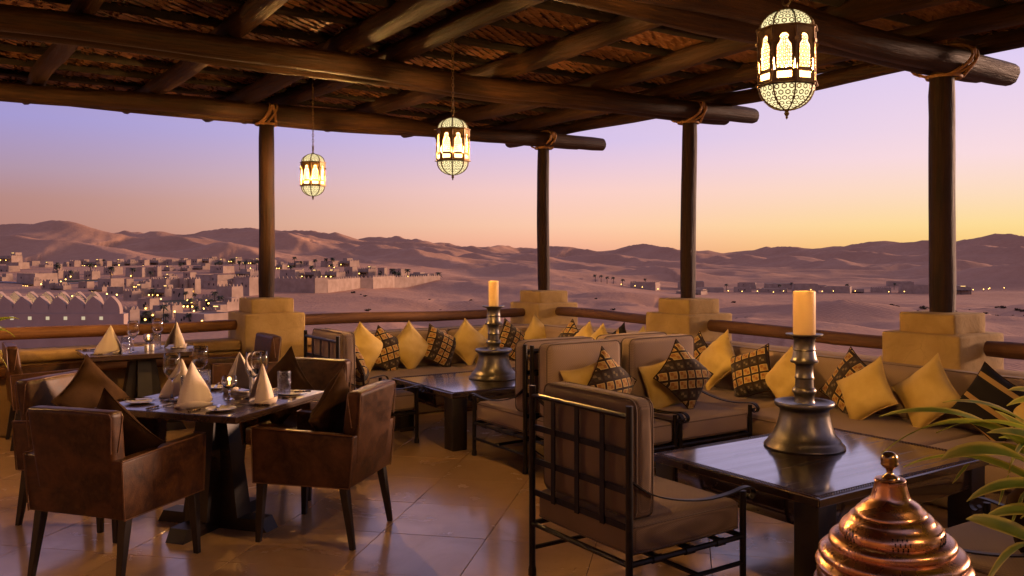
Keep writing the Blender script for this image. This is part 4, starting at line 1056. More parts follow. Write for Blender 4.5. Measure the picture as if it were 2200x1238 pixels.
# ------------------------------------------------------------------ cushions along the sofas and in the lounge chairs
FS, RS = FV, FU+180
for i, (k, u, z, roll, lab) in enumerate((
    ('y', -2.79, .64, 47, 'mustard cushion at the end of the far sofa behind the lounge chair'),
    ('p', -2.53, .60, 58, 'patterned kilim cushion between the first two mustard cushions on the far sofa'),
    ('y', -2.25, .62, 40, 'mustard cushion between two patterned cushions on the far sofa'),
    ('q', -1.89, .60, 62, 'patterned kilim cushion leaning beside the cushion behind the far candlestick'),
    ('y', -1.53, .63, 46, 'mustard cushion leaning in front of another behind the far candlestick'),
    ('y', -1.30, .57, 30, 'mustard cushion half hidden behind its twin by the far candlestick'),
    ('q', -.93, .61, 55, 'patterned kilim cushion near the sofa corner'),
    ('y', -.55, .63, 45, 'mustard cushion in the corner of the far sofa'))):
    pillow(k, lab, T(u, .655+(.05 if i == 5 else 0)*-1, z), FS+rnd.uniform(-8, 8), roll, 17, .41, .165, i)
for i, (k, v, z, roll, lab) in enumerate((
    ('p', 1.40, .62, 50, 'patterned kilim cushion first along the dune side sofa after the corner'),
    ('y', 1.64, .63, 44, 'mustard cushion next to the first patterned one on the dune side sofa'),
    ('y', 1.90, .62, 47, 'mustard cushion next to the striped one by the middle pedestal'),
    ('s', 2.19, .64, 40, 'black cushion with narrow gold stripe by the middle pedestal'),
    ('y', 2.52, .61, 45, 'mustard cushion peeping over the lounge chair back by the middle pedestal'),
    ('q', 3.28, .62, 52, 'small-looking patterned cushion beside the lounge chair back and the sofa'),
    ('y', 3.58, .66, 40, 'upright mustard cushion on the sofa beside the lounge chair arm'),
    ('q', 4.01, .60, 22, 'patterned kilim cushion lying askew between two mustard cushions on the sofa'),
    ('y', 4.40, .60, 52, 'mustard cushion behind the thick pillar candle'),
    ('q', 4.93, .61, 60, 'patterned kilim cushion between the candlestick and the pair of mustard cushions'),
    ('y', 5.17, .60, 34, 'wide mustard cushion overlapping its neighbour below the thickest post'),
    ('y', 5.56, .62, 42, 'mustard cushion overlapped by its neighbour below the thickest post'),
    ('s', 6.02, .61, 60, 'black cushion with gold stripes behind the plant leaves'),
    ('y', 6.42, .60, 45, 'mustard cushion past the striped one at the end of the sofa'))):
    off = {10: -.80, 7: -.70, 8: -.72, 5: -.62, 9: -.64}.get(i, -.66)
    pillow(k, lab, T(off, v, z), RS+rnd.uniform(-9, 9), roll, 17, .42, .17, i+1)
def on_chair(c, face, f_, s_, z):
    a = R(face); return (c[0]+f_*math.cos(a)-s_*math.sin(a), c[1]+f_*math.sin(a)+s_*math.cos(a), z)
J, K, Nn, Lc, Mc = (.65, 6.235), (1.30, 6.67), (-1.32, 7.555), (.604, 4.26), (2.06, 3.45)
pillow('y', 'mustard cushion tucked behind the patterned one in the chair behind the ribbed chair', on_chair(J, FV, -.10, -.06, .63), FV, 8, 12, .40, .15, 2)
pillow('p', 'patterned kilim cushion in the chair behind the ribbed chair', on_chair(J, FV, .02, .06, .67), FV+8, 47, 16, .40, .16, 1)
pillow('y', 'mustard cushion tucked behind the patterned one in the chair next to the sofa', on_chair(K, FV, -.10, -.09, .61), FV, 10, 12, .38, .15, 1)
pillow('p', 'patterned kilim cushion in the chair next to the sofa', on_chair(K, FV, .05, -.02, .69), FV-6, 46, 16, .41, .17, 3)
pillow('q', 'patterned kilim cushion in the lounge chair beside the leather armchairs', on_chair(Nn, FU, -.08, -.10, .66), FU-14, 52, 18, .41, .17, 2)
pillow('y', 'mustard cushion with one corner showing on the ribbed chair', on_chair(Lc, FU, -.10, -.02, .60), FU, 12, 14, .42, .16, 1)
pillow('d', 'brown cushion in the chair behind the striped leaves', on_chair(Mc, FV+180, -.08, .05, .66), FV+180, 44, 16, .42, .16, 2)

# ------------------------------------------------------------------ copper brazier
br_ = thing('copper_brazier', 'polished copper brazier with domed pierced lid and bronze knob', 'brazier', (1.245, 2.80, 0)); br_.rotation_euler = (R(2), R(-2.5), 0); br_.scale = (.88, .88, 1.0)
lid = [(.262, .560), (.262, .588), (.255, .598), (.262, .610), (.266, .620), (.258, .633), (.247, .639), (.253, .649), (.252, .659), (.240, .669), (.222, .675), (.212, .679), (.217, .689), (.214, .701), (.203, .710), (.188, .714), (.178, .716), (.180, .726), (.176, .738), (.168, .748), (.158, .756), (.148, .762), (.146, .767), (.141, .774), (.131, .780), (.124, .783), (.123, .788), (.117, .795), (.106, .803), (.103, .808), (.092, .816), (.079, .824), (.069, .832), (.0645, .840), (.060, .856), (.055, .874), (.052, .886), (.054, .889), (.051, .893), (.040, .895), (.0, .895)]
l_ = MB().lathe(lid, 72).build('domed_lid', 'copper', br_, 50)
MB().lathe([(r_, .892+(z_-.927)*1.0) for r_, z_ in [(.0, .927), (.032, .928), (.030, .934), (.022, .938), (.013, .944), (.0105, .952), (.014, .960), (.024, .968), (.030, .974), (.0305, .978), (.0285, .981), (.030, .988), (.029, .998), (.024, 1.008), (.014, 1.014), (.0, 1.016)]], 32).build('knob', 'knob', l_, 50)
hb = MB()
for cl in range(6):
    for i in range(3):
        for j in range(4):
            a = R(cl*60+8+(j*5.2+(i % 2)*2.6)); z = .721+i*.0125
            r = (.1795, .1775, .1705)[i]
            Mx = Matrix.Rotation(a, 4, 'Z') @ Matrix.Translation((r, 0, z)) @ Matrix.Rotation(R(90), 4, 'Y')
            hb.box((0, 0, 0), (.0085, .0022, .003), Mx); hb.box((.004, 0, 0), (.0028, .0048, .003), Mx); hb.box((-.004, 0, 0), (.0028, .0048, .003), Mx)
tag(hb.build('pierced_holes', 'hole', l_, 0, fix=False), kind='stuff')
MB().lathe([(.0, .555), (.27, .558), (.275, .552), (.262, .53), (.235, .48), (.18, .44), (.10, .42), (.07, .40), (.06, .34), (.075, .30), (.07, .25), (.06, .20), (.08, .14), (.15, .08), (.20, .04), (.215, .0), (.0, 0)], 56).build('bowl_stand', 'copper', br_, 50)

# ------------------------------------------------------------------ pot plants
def leaf(parent, base, ctrl, tip, w, fold=.25, roll=0.0, n=16, blunt=False):
    b0, c0, t0 = Vector(base), Vector(ctrl), Vector(tip); vs, fs, uv = [], [], []
    for i in range(n+1):
        t = i/n; p = b0*(1-t)**2+c0*2*t*(1-t)+t0*t*t; tg = ((c0-b0)*(1-t)+(t0-c0)*t).normalized()
        sd_ = tg.cross(Vector((0, 0, 1)))
        sd_ = sd_.normalized() if sd_.length > 1e-4 else Vector((1, 0, 0))
        nn = sd_.cross(tg); a = roll*(.4+.6*t); sd_, nn = sd_*math.cos(a)+nn*math.sin(a), nn*math.cos(a)-sd_*math.sin(a)
        ww = w*(min(1, .35+2.4*t))*((1-t**(6 if blunt else 2.6))**.75 if t < 1 else 0)+.0008
        for q_ in (-1, -.5, 0, .5, 1):
            vs.append(p+sd_*ww*q_+nn*(abs(q_)*ww*fold*2+.0015*math.sin(17*t+q_*3))); uv.append((q_*.5+.5, t))
    for i in range(n):
        for k in range(4): fs.append((i*5+k, i*5+k+1, i*5+6+k, i*5+5+k))
    me = bpy.data.meshes.new('leaf'); me.from_pydata([tuple(v) for v in vs], [], fs); ul = me.uv_layers.new(name='UVMap')
    for lp in me.loops: ul.data[lp.index].uv = uv[lp.vertex_index]
    o = link('leaf', me, 'leaf', None, 60); o.parent = parent; o.matrix_parent_inverse = Matrix.Translation(-Vector(parent.location)); return o
def pot(o, r, h):
    MB().lathe([(.0, 0), (r*.7, 0), (r*.74, .02), (r*.95, h-.05), (r*1.04, h-.045), (r*1.05, h), (r*.95, h), (r*.9, h-.04), (.0, h-.04)], 32).build('pot', 'pot', o, 45)
    MB().lathe([(.0, h-.025), (r*.5, h-.028), (r*.9, h-.035), (.0, h-.04)], 20).build('soil', 'soil', o, 45)
pl = thing('pot_plant', 'potted plant with long yellow-edged striped leaves beside the copper brazier', 'plant', (1.86, 2.62, 0)); pot(pl, .19, .36)
MB().tube([(0, 0, .33), (-.02, .01, .5), (-.04, .02, .66), (-.05, .03, .84)], [.022, .019, .016, .012], 9).build('stem', 'stem', pl)
MB().tube([(.03, .03, .33), (.05, .05, .5), (.04, .08, .74)], [.018, .016, .012], 9).build('stem', 'stem', pl)
bx, by, bz = 1.82, 2.64, .80
for (base, ctrl, tip, w, roll, bl) in (
    ((1.78, 2.70, .80), (1.50, 2.72, 1.20), (1.15, 2.72, 1.098), .016, .4, False),
    ((1.80, 2.66, .80), (1.44, 2.64, 1.26), (1.115, 2.62, 1.005), .021, -.5, False),
    ((1.79, 2.60, .70), (1.52, 2.52, 1.12), (1.235, 2.50, 1.015), .028, .3, True),
    ((1.80, 2.68, .74), (1.48, 2.66, 1.08), (1.20, 2.66, .955), .015, -.7, False),
    ((1.78, 2.46, .52), (1.46, 2.36, .86), (1.245, 2.38, .880), .026, .5, True),
    ((1.80, 2.50, .56), (1.34, 2.28, 1.02), (1.20, 2.22, .72), .014, -.3, False),
    ((1.84, 2.74, .84), (1.76, 2.84, 1.00), (1.615, 2.90, 1.085), .018, .6, False),
    ((1.86, 2.68, .82), (1.60, 2.66, 1.20), (1.50, 2.62, .945), .018, -.4, False),
    ((1.84, 2.60, .66), (1.56, 2.56, .92), (1.36, 2.50, .845), .017, .8, False),
    ((1.85, 2.58, .70), (1.66, 2.46, 1.00), (1.42, 2.40, .94), .016, -.9, False),
    ((1.88, 2.66, .84), (1.72, 2.70, 1.22), (1.52, 2.66, 1.19), .020, .5, False),
    ((1.86, 2.56, .60), (1.58, 2.42, .78), (1.33, 2.34, .66), .020, .4, False),
    ((1.83, 2.62, .78), (1.62, 2.60, 1.12), (1.40, 2.56, 1.08), .013, 1.0, False),
    ((1.84, 2.64, .80), (1.58, 2.64, 1.20), (1.30, 2.66, 1.06), .018, -.3, False),
    ((1.84, 2.56, .74), (1.50, 2.50, 1.04), (1.30, 2.48, .90), .017, .6, False),
    ((1.86, 2.72, .84), (1.60, 2.74, 1.18), (1.36, 2.74, 1.14), .016, .2, False),
    ((1.82, 2.50, .62), (1.52, 2.38, .98), (1.36, 2.32, .90), .020, -.5, False),
    ((1.80, 2.44, .46), (1.50, 2.30, .62), (1.30, 2.24, .52), .019, .4, False),
    ((1.88, 2.62, .84), (1.68, 2.58, 1.26), (1.46, 2.56, 1.16), .019, .5, False),
    ((1.82, 2.66, .78), (1.60, 2.68, 1.06), (1.44, 2.70, 1.00), .016, .5, False),
    ((1.84, 2.58, .72), (1.62, 2.50, 1.06), (1.46, 2.46, 1.00), .018, -.4, False),
    ((1.80, 2.52, .60), (1.60, 2.40, .88), (1.40, 2.36, .80), .016, .7, False),
    ((1.86, 2.70, .82), (1.66, 2.76, 1.04), (1.56, 2.78, 1.02), .015, -.6, False),
    ((1.82, 2.46, .50), (1.56, 2.34, .70), (1.34, 2.28, .58), .018, .6, False),
    ((1.90, 2.62, .84), (1.92, 2.56, 1.30), (1.70, 2.46, 1.38), .022, .2, False),
    ((1.92, 2.66, .84), (2.10, 2.72, 1.28), (2.32, 2.84, 1.14), .022, .2, False),
    ((1.92, 2.60, .80), (2.12, 2.46, 1.18), (2.30, 2.30, .98), .022, .2, False),
    ((1.88, 2.56, .80), (1.92, 2.30, 1.16), (1.90, 2.06, .96), .022, .2, False),
    ((1.88, 2.70, .82), (1.90, 2.92, 1.22), (2.00, 3.02, 1.16), .020, .2, False)):
    leaf(pl, base, ctrl, tip, w*1.75, .14, roll, 16, bl)
for (x, y, z, dx, dz) in ((1.50, 2.62, .94, -.03, -.09), (1.54, 2.60, .90, -.05, -.12), (1.60, 2.58, .86, .01, -.14), (1.36, 2.58, .985, -.05, -.06)):
    leaf(pl, (x, y, z), (x+dx*.3, y, z+dz*.2), (x+dx, y, z+dz), .006, .1, .6, 8)
pl2 = thing('pot_plant', 'potted plant with slim arching green leaves by the rear table armchair', 'plant', (-3.66, 5.55, 0)); pot(pl2, .2, .4)
MB().tube([(0, 0, .37), (.02, 0, .6), (.03, 0, .9)], [.024, .02, .015], 9).build('stem', 'stem', pl2)
for (tip, ctrl, w) in (((-3.12, 5.5, 1.205), (-3.34, 5.52, 1.25), .02), ((-3.15, 5.5, 1.09), (-3.30, 5.5, 1.24), .02), ((-3.20, 5.45, .985), (-3.34, 5.48, 1.18), .016), ((-3.19, 5.48, .90), (-3.28, 5.48, 1.10), .015), ((-3.22, 5.52, 1.14), (-3.40, 5.55, 1.22), .014), ((-3.9, 5.8, 1.3), (-3.8, 5.7, 1.35), .02), ((-3.9, 5.3, 1.2), (-3.8, 5.4, 1.35), .02), ((-3.6, 5.0, 1.2), (-3.62, 5.2, 1.35), .02), ((-3.55, 5.95, 1.3), (-3.6, 5.8, 1.4), .02), ((-4.1, 5.5, 1.1), (-3.9, 5.5, 1.35), .02)):
    leaf(pl2, (-3.63, 5.55, .88), ctrl, tip, w*1.7, .2, .5, 14)

# ------------------------------------------------------------------ the fort wall below the terrace
ft = thing('fort_tower', 'sand-coloured fort wall with pointed merlons and small square openings below the terrace', 'fort', (-33.0, 60.0, -13.0))
ZT_ = -2.35+13   # wall head, local
WX0, WX1, DEP = -9.0, 6.15, 8.4
MB().box(((WX0+WX1)/2, .35, ZT_/2), (WX1-WX0, .7, ZT_)).build('front_wall', 'fort', ft, 0)
WX2 = 1.2
MB().box(((WX0+WX2)/2, DEP-.35, ZT_/2), (WX2-WX0, .7, ZT_)).build('rear_wall', 'fort', ft, 0)
MB().hexa([(WX1-.7, .7, 0), (WX1, .7, 0), (WX2, DEP-.7, 0), (WX2-.7, DEP-.7, 0)], [(WX1-.7, .7, ZT_-.004), (WX1, .7, ZT_-.004), (WX2, DEP-.7, ZT_-.004), (WX2-.7, DEP-.7, ZT_-.004)]).build('side_wall', 'fort', ft, 0)
MB().box((WX0+.35, DEP/2, ZT_/2-.003), (.694, DEP-1.4, ZT_-.006)).build('side_wall', 'fort', ft, 0)
MB().box(((WX0+WX2)/2, DEP/2, ZT_-1.1), (WX2-WX0-1.4, DEP-1.4, .2)).build('roof_terrace', 'fort', ft, 0)
def merlon(w, h, t):
    n = 9; half = [(w/2, 0)]+[(w/2*(1-(k/n)**1.9), h*(.12+.88*(k/n)**.85)) for k in range(n+1)]
    out = half+[(-x, z) for x, z in reversed(half[:-1])]
    b = MB(); m = len(out); b.add([(x, -t/2, z) for x, z in out]+[(x, t/2, z) for x, z in out], [tuple(range(m)), tuple(range(2*m-1, m-1, -1))]+[(i, i+m, (i+1) % m+m, (i+1) % m) for i in range(m)]); return b
mm = merlon(1.24, 1.22, .5).mesh('merlon'); x = WX0+.62
while x < WX1-.3:
    for y in (.36, DEP-.36):
        if y < 1 or x < WX2-.4: link('merlon', mm, 'fort', ft, 0, (x, y, ZT_+.002))
    x += 1.235
for k in range(6):
    link('merlon', mm, 'fort', ft, 0, (WX0+.35, 1.2+k*1.2, ZT_+.001), (0, 0, R(90)))
wq = MB().box((0, 0, 0), (.24, .12, .23)).mesh('lit_window')
for row, (z, st, n, o0) in enumerate(((ZT_-.30, 1.235, 11, 0), (ZT_-1.02, 1.27, 11, .3), (ZT_-2.62, 1.66, 9, .2))):
    for k in range(n):
        x = WX0+1.24+o0+k*st+rnd.uniform(-.08, .08)*(row > 0)
        if x > WX1-.6: continue
        link('lit_window', wq, 'lit', ft, 0, (x, .045, z))
for k in range(7): MB().box((0, 0, 0), (.5, .25, .18)).build('roof_lamp', 'rooflamp', ft, 0, (WX0+1.2+k*1.25, DEP-2.0, ZT_-.9))
MB().box((0, 0, 0), (1.6, .5, .45)).build('lit_niche', 'lit', ft, 0, (-.2, -.02, 4.5))

# ------------------------------------------------------------------ village
HOUSES = [('t',-302.9,524.0,-2.3,12.7,6.5),('b',-239.2,420.0,-7.0,9.7,6.3),('t',-234.1,436.0,-6.4,6.5,5.6),('t',-233.9,456.0,-5.5,5.4,4.4),('b',-219.9,420.0,-7.0,4.1,5.4),('b',-232.7,472.0,-4.7,4.6,5.1),('t',-226.6,472.0,-4.7,7.6,5.1),('t',-214.6,472.0,-4.7,6.3,5.1),('w',-189.2,362.0,-8.9,4.3,5.0),('w',-180.8,356.0,-9.1,6.3,5.0),('w',-172.3,356.0,-9.1,5.7,5.0),('t',-198.1,338.0,-9.6,6.3,4.7),('b',-180.0,329.0,-9.9,12.4,5.6),('w',-158.1,296.0,-11.1,4.0,4.6),('t',-200.9,492.0,-3.7,9.0,4.5),('t',-186.9,496.0,-3.5,7.7,4.3),('t',-180.8,518.0,-2.6,9.2,4.2),('t',-167.0,524.0,-2.3,7.9,3.7),('b',-162.9,380.0,-8.2,11.8,5.5),('w',-155.3,380.0,-8.2,3.3,5.7),('t',-167.4,424.0,-6.8,5.5,4.1),('t',-160.7,428.0,-6.7,5.5,3.7),('w',-114.1,286.0,-11.4,9.1,6.0),('b',-108.3,286.0,-11.4,2.5,6.3),('w',-105.8,288.0,-11.4,4.6,6.0),('b',-107.9,316.0,-10.3,14.1,5.8),('w',-85.2,280.0,-11.6,8.3,7.1),('t',-119.0,392.0,-7.9,10.9,4.0),('w',-81.8,186.3,-13.8,3.3,4.3),('t',-82.6,200.3,-13.7,7.4,4.1),('b',-138.6,312.0,-10.5,4.7,4.4),('t',-117.6,276.0,-11.7,6.1,4.7),('t',-69.7,202.7,-13.6,6.2,4.0),('b',-68.7,193.3,-13.8,11.3,3.0),('b',-136.8,296.0,-11.1,7.5,5.7),('w',-80.1,246.2,-12.7,6.9,6.3),('t',-120.0,452.0,-5.7,5.3,4.6),('t',-117.7,472.0,-4.7,7.6,4.1),('b',-113.9,484.0,-4.1,6.0,3.4),('b',-96.3,380.0,-8.2,9.6,4.3),('t',-87.2,380.0,-8.2,7.1,4.3),('t',-77.5,380.0,-8.2,8.2,4.3),('b',-72.2,388.0,-8.0,5.4,5.4),('t',-67.4,404.0,-7.5,8.2,4.8),('t',-90.9,484.0,-4.1,10.4,4.9),('b',-58.5,392.0,-7.9,4.2,4.8),('b',-52.5,404.0,-7.5,8.7,3.7),('t',-40.5,392.0,-7.9,11.6,2.5),('t',-147.5,500.0,-3.2,5.4,4.0),('b',-135.4,484.0,-4.1,7.0,4.2),('b',-140.3,420.0,-7.0,10.1,4.3),('w',-182.0,396.0,-7.7,7.9,4.7),('t',-157.3,440.0,-6.2,8.7,4.5),('b',-99.8,476.0,-4.5,9.7,4.1)]
HOUSES += [('t',-110.9,276.0,-11.7,6.2,4.4),('b',-100.3,264.0,-12.0,5.7,4.2),('t',-85.0,249.0,-12.6,7.5,4.0),('b',-97.5,232.5,-13.1,5.5,3.7),('w',-82.6,210.5,-13.5,5.3,3.5),('t',-87.6,240.8,-12.9,4.6,3.1),('t',-76.9,232.5,-13.1,7.1,3.7),('w',-113.8,260.0,-12.1,4.5,3.6),('b',-105.9,310.0,-10.5,7.7,3.7),('b',-253.7,460.0,-5.3,5.9,4.9),('w',-227.7,452.0,-5.7,5.3,5.3),('b',-214.5,460.0,-5.3,4.4,4.9),('t',-212.4,484.0,-4.1,7.3,4.2),('b',-202.0,476.0,-4.5,5.6,4.6),('b',-191.1,488.0,-3.9,6.3,4.2),('b',-179.0,492.0,-3.7,5.3,4.2),('t',-165.2,496.0,-3.5,5.9,4.0),('b',-229.4,396.0,-7.7,8.5,5.5),('t',-173.6,316.0,-10.3,5.4,4.4),('t',-153.2,296.0,-11.1,4.8,4.1),('b',-149.2,304.0,-10.8,4.9,3.9),('t',-137.5,292.0,-11.2,5.5,3.8),('b',-151.7,500.0,-3.2,5.6,3.8),('t',-133.1,316.0,-10.3,5.1,3.7),('t',-142.7,362.0,-8.9,5.8,3.5),('b',-138.9,374.0,-8.4,5.0,3.4),('b',-128.1,280.0,-11.6,4.5,3.6),('t',-101.7,316.0,-10.3,6.8,4.1)]
RIGHT = [('w',79.0,515,-18.0,18.6,4.7),('b',88.5,573,-20.0,20.8,3.8),('t',99.7,481,-20.2,17.4,3.9),('b',111.7,542,-18.8,19.5,5.4),('b',117.3,513,-20.1,18.6,3.6),('b',135.4,510,-19.8,12.3,3.6),('b',151.6,560,-18.5,13.8,3.5),('b',152.0,505,-19.8,18.3,3.1),('b',170.2,555,-18.8,20.5,3.6),('b',169.5,502,-18.6,16.4,4.8),('b',189.8,545,-19.5,18.4,3.3),('b',186.2,496,-19.3,17.4,4.1),('t',200.3,504,-20.0,9.8,3.0),('w',214.6,505,-20.2,13.4,3.6),('b',229.9,497,-18.7,17.2,4.4),('b',257.5,576,-19.4,19.3,4.8),('t',247.3,483,-18.7,14.8,4.3),('b',276.9,553,-20.0,16.5,4.1)]
lampm = MB().lathe([(.0, -.38), (.27, -.27), (.38, 0), (.27, .27), (.0, .38)], 8).mesh('lamp')
def merlons(b, x0, y0, x1, y1, z, s=.62, h=.62, t=.3):
    L = math.hypot(x1-x0, y1-y0); n = max(2, int(L/(s*1.9))); a = math.atan2(y1-y0, x1-x0)
    for k in range(n):
        f = (k+.5)/n; Mx = Matrix.Translation((x0+(x1-x0)*f, y0+(y1-y0)*f, z)) @ Matrix.Rotation(a, 4, 'Z')
        b.add([(-s/2, -t/2, 0), (s/2, -t/2, 0), (s/2, t/2, 0), (-s/2, t/2, 0), (-s*.12, -t/2, h), (s*.12, -t/2, h), (s*.12, t/2, h), (-s*.12, t/2, h)], [(0, 1, 5, 4), (1, 2, 6, 5), (2, 3, 7, 6), (3, 0, 4, 7), (4, 5, 6, 7)], Mx)
def house(kind, X, Y, z, w, h, group, seed, right=False):
    q = random.Random(seed); a = R(q.uniform(18, 34)) if not right else R(q.uniform(10, 30)); wx = w*.80; wy = wx*q.uniform(.7, .95)
    lab = {'t': 'sand-coloured house with roof room and timber pergola', 'b': 'plain flat-roofed sand-coloured house with low parapet', 'w': 'sand-coloured house ringed by small pointed merlons'}[kind]
    if wx > 8.5: lab = 'wide '+lab
    elif wx < 4.6: lab = 'narrow '+lab
    lab += ' in the lit camp among the dunes' if right else ' in the village below the dunes'
    o = thing('village_house', lab, 'house', (X, Y, z), -a, group)
    tp = .04*wx
    hh = h*(.66 if kind == 't' else .9)
    wl2 = MB(); wl2.hexa([(-wx/2-tp, -wy/2-tp, -5), (wx/2+tp, -wy/2-tp, -5), (wx/2+tp, wy/2+tp, -5), (-wx/2-tp, wy/2+tp, -5)], [(-wx/2, -wy/2, hh), (wx/2, -wy/2, hh), (wx/2, wy/2, hh), (-wx/2, wy/2, hh)]); wl2.build('wall', 'house', o, 0)
    pb = MB(); e = .3
    for (x0, y0, x1, y1) in ((-wx/2, -wy/2+.15, wx/2, -wy/2+.15), (wx/2-.15, -wy/2, wx/2-.15, wy/2), (-wx/2+.15, -wy/2, -wx/2+.15, wy/2), (-wx/2, wy/2-.15, wx/2, wy/2-.15)):
        pb.box(((x0+x1)/2, (y0+y1)/2, hh+.12), (abs(x1-x0)+.30*(x0 == x1)*0+.02*(y0 == y1)+.3*(x0 == x1), abs(y1-y0)+.3*(y0 == y1), .26-.01*(x0 == x1)))
        if kind == 'w' or (kind == 't' and q.random() < .5): merlons(pb, x0, y0, x1, y1, hh+.24)
    pb.build('parapet', 'house', o, 0)
    if kind == 't':
        ux, uy = wx*q.uniform(.38, .55), wy*.6; px = q.choice((-1, 1))*(wx-ux)/2*.92
        MB().hexa([(px-ux/2, wy/2-uy-.1, hh-.1), (px+ux/2, wy/2-uy-.1, hh-.1), (px+ux/2, wy/2-.1, hh-.1), (px-ux/2, wy/2-.1, hh-.1)], [(px-ux/2+.1, wy/2-uy, h), (px+ux/2-.1, wy/2-uy, h), (px+ux/2-.1, wy/2-.15, h), (px-ux/2+.1, wy/2-.15, h)]).build('roof_room', 'house', o, 0)
        pg = MB(); zz = hh*.62; dd = min(2.6, wy*.5)
        pg.box((0, -wy/2-dd/2-.1, zz), (wx*.9, dd, .16))
        for k in range(7): pg.box((-wx*.45+wx*.9*k/6, -wy/2-dd/2-.1, zz+.16), (.14, dd+.5, .14))
        p_ = pg.build('pergola', 'dwood', o, 0)
        for k in range(3): MB().box((-wx*.42+wx*.42*k, -wy/2-dd, zz/2-1.5), (.22, .22, zz+2.8)).build('post', 'dwood', p_, 0)
        MB().box((0, -wy/2-.03, zz*.42), (wx*.55, .08, zz*.8)).build('window', 'dark', o, 0)
        for k in range(q.choice((1, 2, 3))): link('lamp', lampm, 'lamp', o, 40, (-wx*.4+wx*.4*k+q.uniform(-.3, .3), -wy/2-dd-.25, zz*.7), None).scale = (.6,)*3
        if q.random() < .6: MB().box((px, wy/2-uy-.16, h-.32), (ux*.5, .08, .14)).build('lit_slot', 'litstrip', o, 0)
    else:
        for k in range(q.choice((1, 2, 3))):
            x = q.uniform(-.35, .35)*wx; zz = hh*q.uniform(.45, .75)
            MB().box((x, -wy/2-.02, zz), (.45, .1, .75)).build('window', 'dark', o, 0)
        if q.random() < .25: link('lamp', lampm, 'lamp', o, 40, (q.uniform(-.4, .4)*wx, -wy/2-.5, hh*.3)).scale = (.6,)*3
    return o
for i, (k, X, Y, z, w, h) in enumerate(HOUSES): house(k, X, Y, z, w, h, 'village houses', 200+i)
for i, (k, X, Y, z, w, h) in enumerate(RIGHT): house(k, X, Y, z, w, h, 'camp houses', 300+i, True)
# long enclosure wall of the village
ew = thing('enclosure_wall', 'long sand-coloured village enclosure wall with stepped corner towers', 'wall', (-81.8, 296, -11.1))
pts = [(-81.8, 296, 5.2), (-66.4, 292, 5.5), (-63.2, 296, 5.6), (-56.8, 323, 4.2), (-52.5, 326, 4.3), (-47.3, 347, 3.6), (-31.3, 374, 2.6)]
mb_ = MB()
for k, ((xa, ya, ha), (xb, yb, hb_)) in enumerate(zip(pts, pts[1:])):
    L = math.hypot(xb-xa, yb-ya); a = math.atan2(yb-ya, xb-xa); za = [0, 0, 0, .6, 1.1, 1.4, 2.2][k]
    h_ = (ha+hb_)/2
    MB().hexa([(-.4, -.5, -6), (L+.4, -.5, -6), (L+.4, .5, -6), (-.4, .5, -6)], [(-.1, -.3, za+h_), (L+.1, -.3, za+h_), (L+.1, .3, za+h_), (-.1, .3, za+h_)]).build('wall_section', 'house', ew, 0, (xa+81.8, ya-296, .003*k), (0, 0, a))
    merlons(mb_, xa+81.8, ya-296, xb+81.8, yb-296, za+h_, .8, .7, .3)
tag(mb_.build('merlons', 'house', ew, 0), kind='stuff')
# palms
def palm_proto(seed):
    q = random.Random(seed); o = thing('date_palm', 'date palm with bushy dark crown growing among the village houses', 'palm', (0, 0, 0), 0, 'village palms'); h = q.uniform(4.2, 6.0)
    MB().tube([(0, 0, -2), (.1, 0, h*.4), (.05, .08, h)], [.26, .2, .17], 7).build('trunk', 'trunk', o, 60)
    b = MB()
    for k in range(26):
        a = q.uniform(0, 6.28); up = q.uniform(-.5, 1.1); L = q.uniform(1.5, 2.2); c, s_ = math.cos(a), math.sin(a); prev = None
        for i in range(6):
            t = i/5; r = L*t*math.cos(up*.6); z = h+L*t*math.sin(up)*.9-1.3*t*t*L*.5; p = Vector((.05+c*r, .08+s_*r, z)); wd = .34*math.sin(math.pi*min(1, t*.9+.12))+.03
            sd_ = Vector((-s_, c, 0))*wd
            cur = [p-sd_+Vector((0, 0, -wd*.5)), p, p+sd_+Vector((0, 0, -wd*.5))]
            if prev: b.add([tuple(v) for v in prev+cur], [(0, 1, 4, 3), (1, 2, 5, 4)])
            prev = cur
    b.build('crown', 'palm', o, 0, fix=False); return o
protos = [palm_proto(s_) for s_ in (1, 2, 3)]
PALMS = [(-190, 395), (-186, 352), (-176, 350), (-168, 362), (-152, 350), (-149, 352), (-222, 470), (-210, 400), (-160, 420), (-147, 440), (-143, 442), (-139, 438), (-135, 436), (-131, 440), (-127, 438), (-150, 445), (-122, 430),
         (-107, 262), (-97, 258), (-91, 250), (-88, 254), (-85, 246), (-83, 240), (-80, 235), (-87, 232), (-76, 228), (-84, 195), (-81, 190), (-79, 195), (-77, 188), (-72, 190), (-70, 196), (-62, 190), (-92, 200),
         (-118, 470), (-112, 465), (-106, 468), (-101, 460), (-96, 466), (-60, 388), (-55, 392), (-54, 388), (-52, 391), (-46, 390), (-34, 392), (-92, 400), (-84, 404), (-112, 400), (-104, 408)]
for i, (x, y) in enumerate(PALMS):
    o = protos[i] if i < 3 else copy_tree(protos[i % 3]); s_ = rnd.uniform(.75, 1.15)
    s_ *= .62 if y < 280 else .9; place(o, (x+rnd.uniform(-2, 2), y+rnd.uniform(-3, 3), ground_z(x, y)+.1), rnd.uniform(0, 6.28)); o.scale = (s_, s_, s_)
rp = palm_proto(9); rp['label'] = 'slender dark palm standing among the houses of the lit camp'; rp['group'] = 'camp palms'
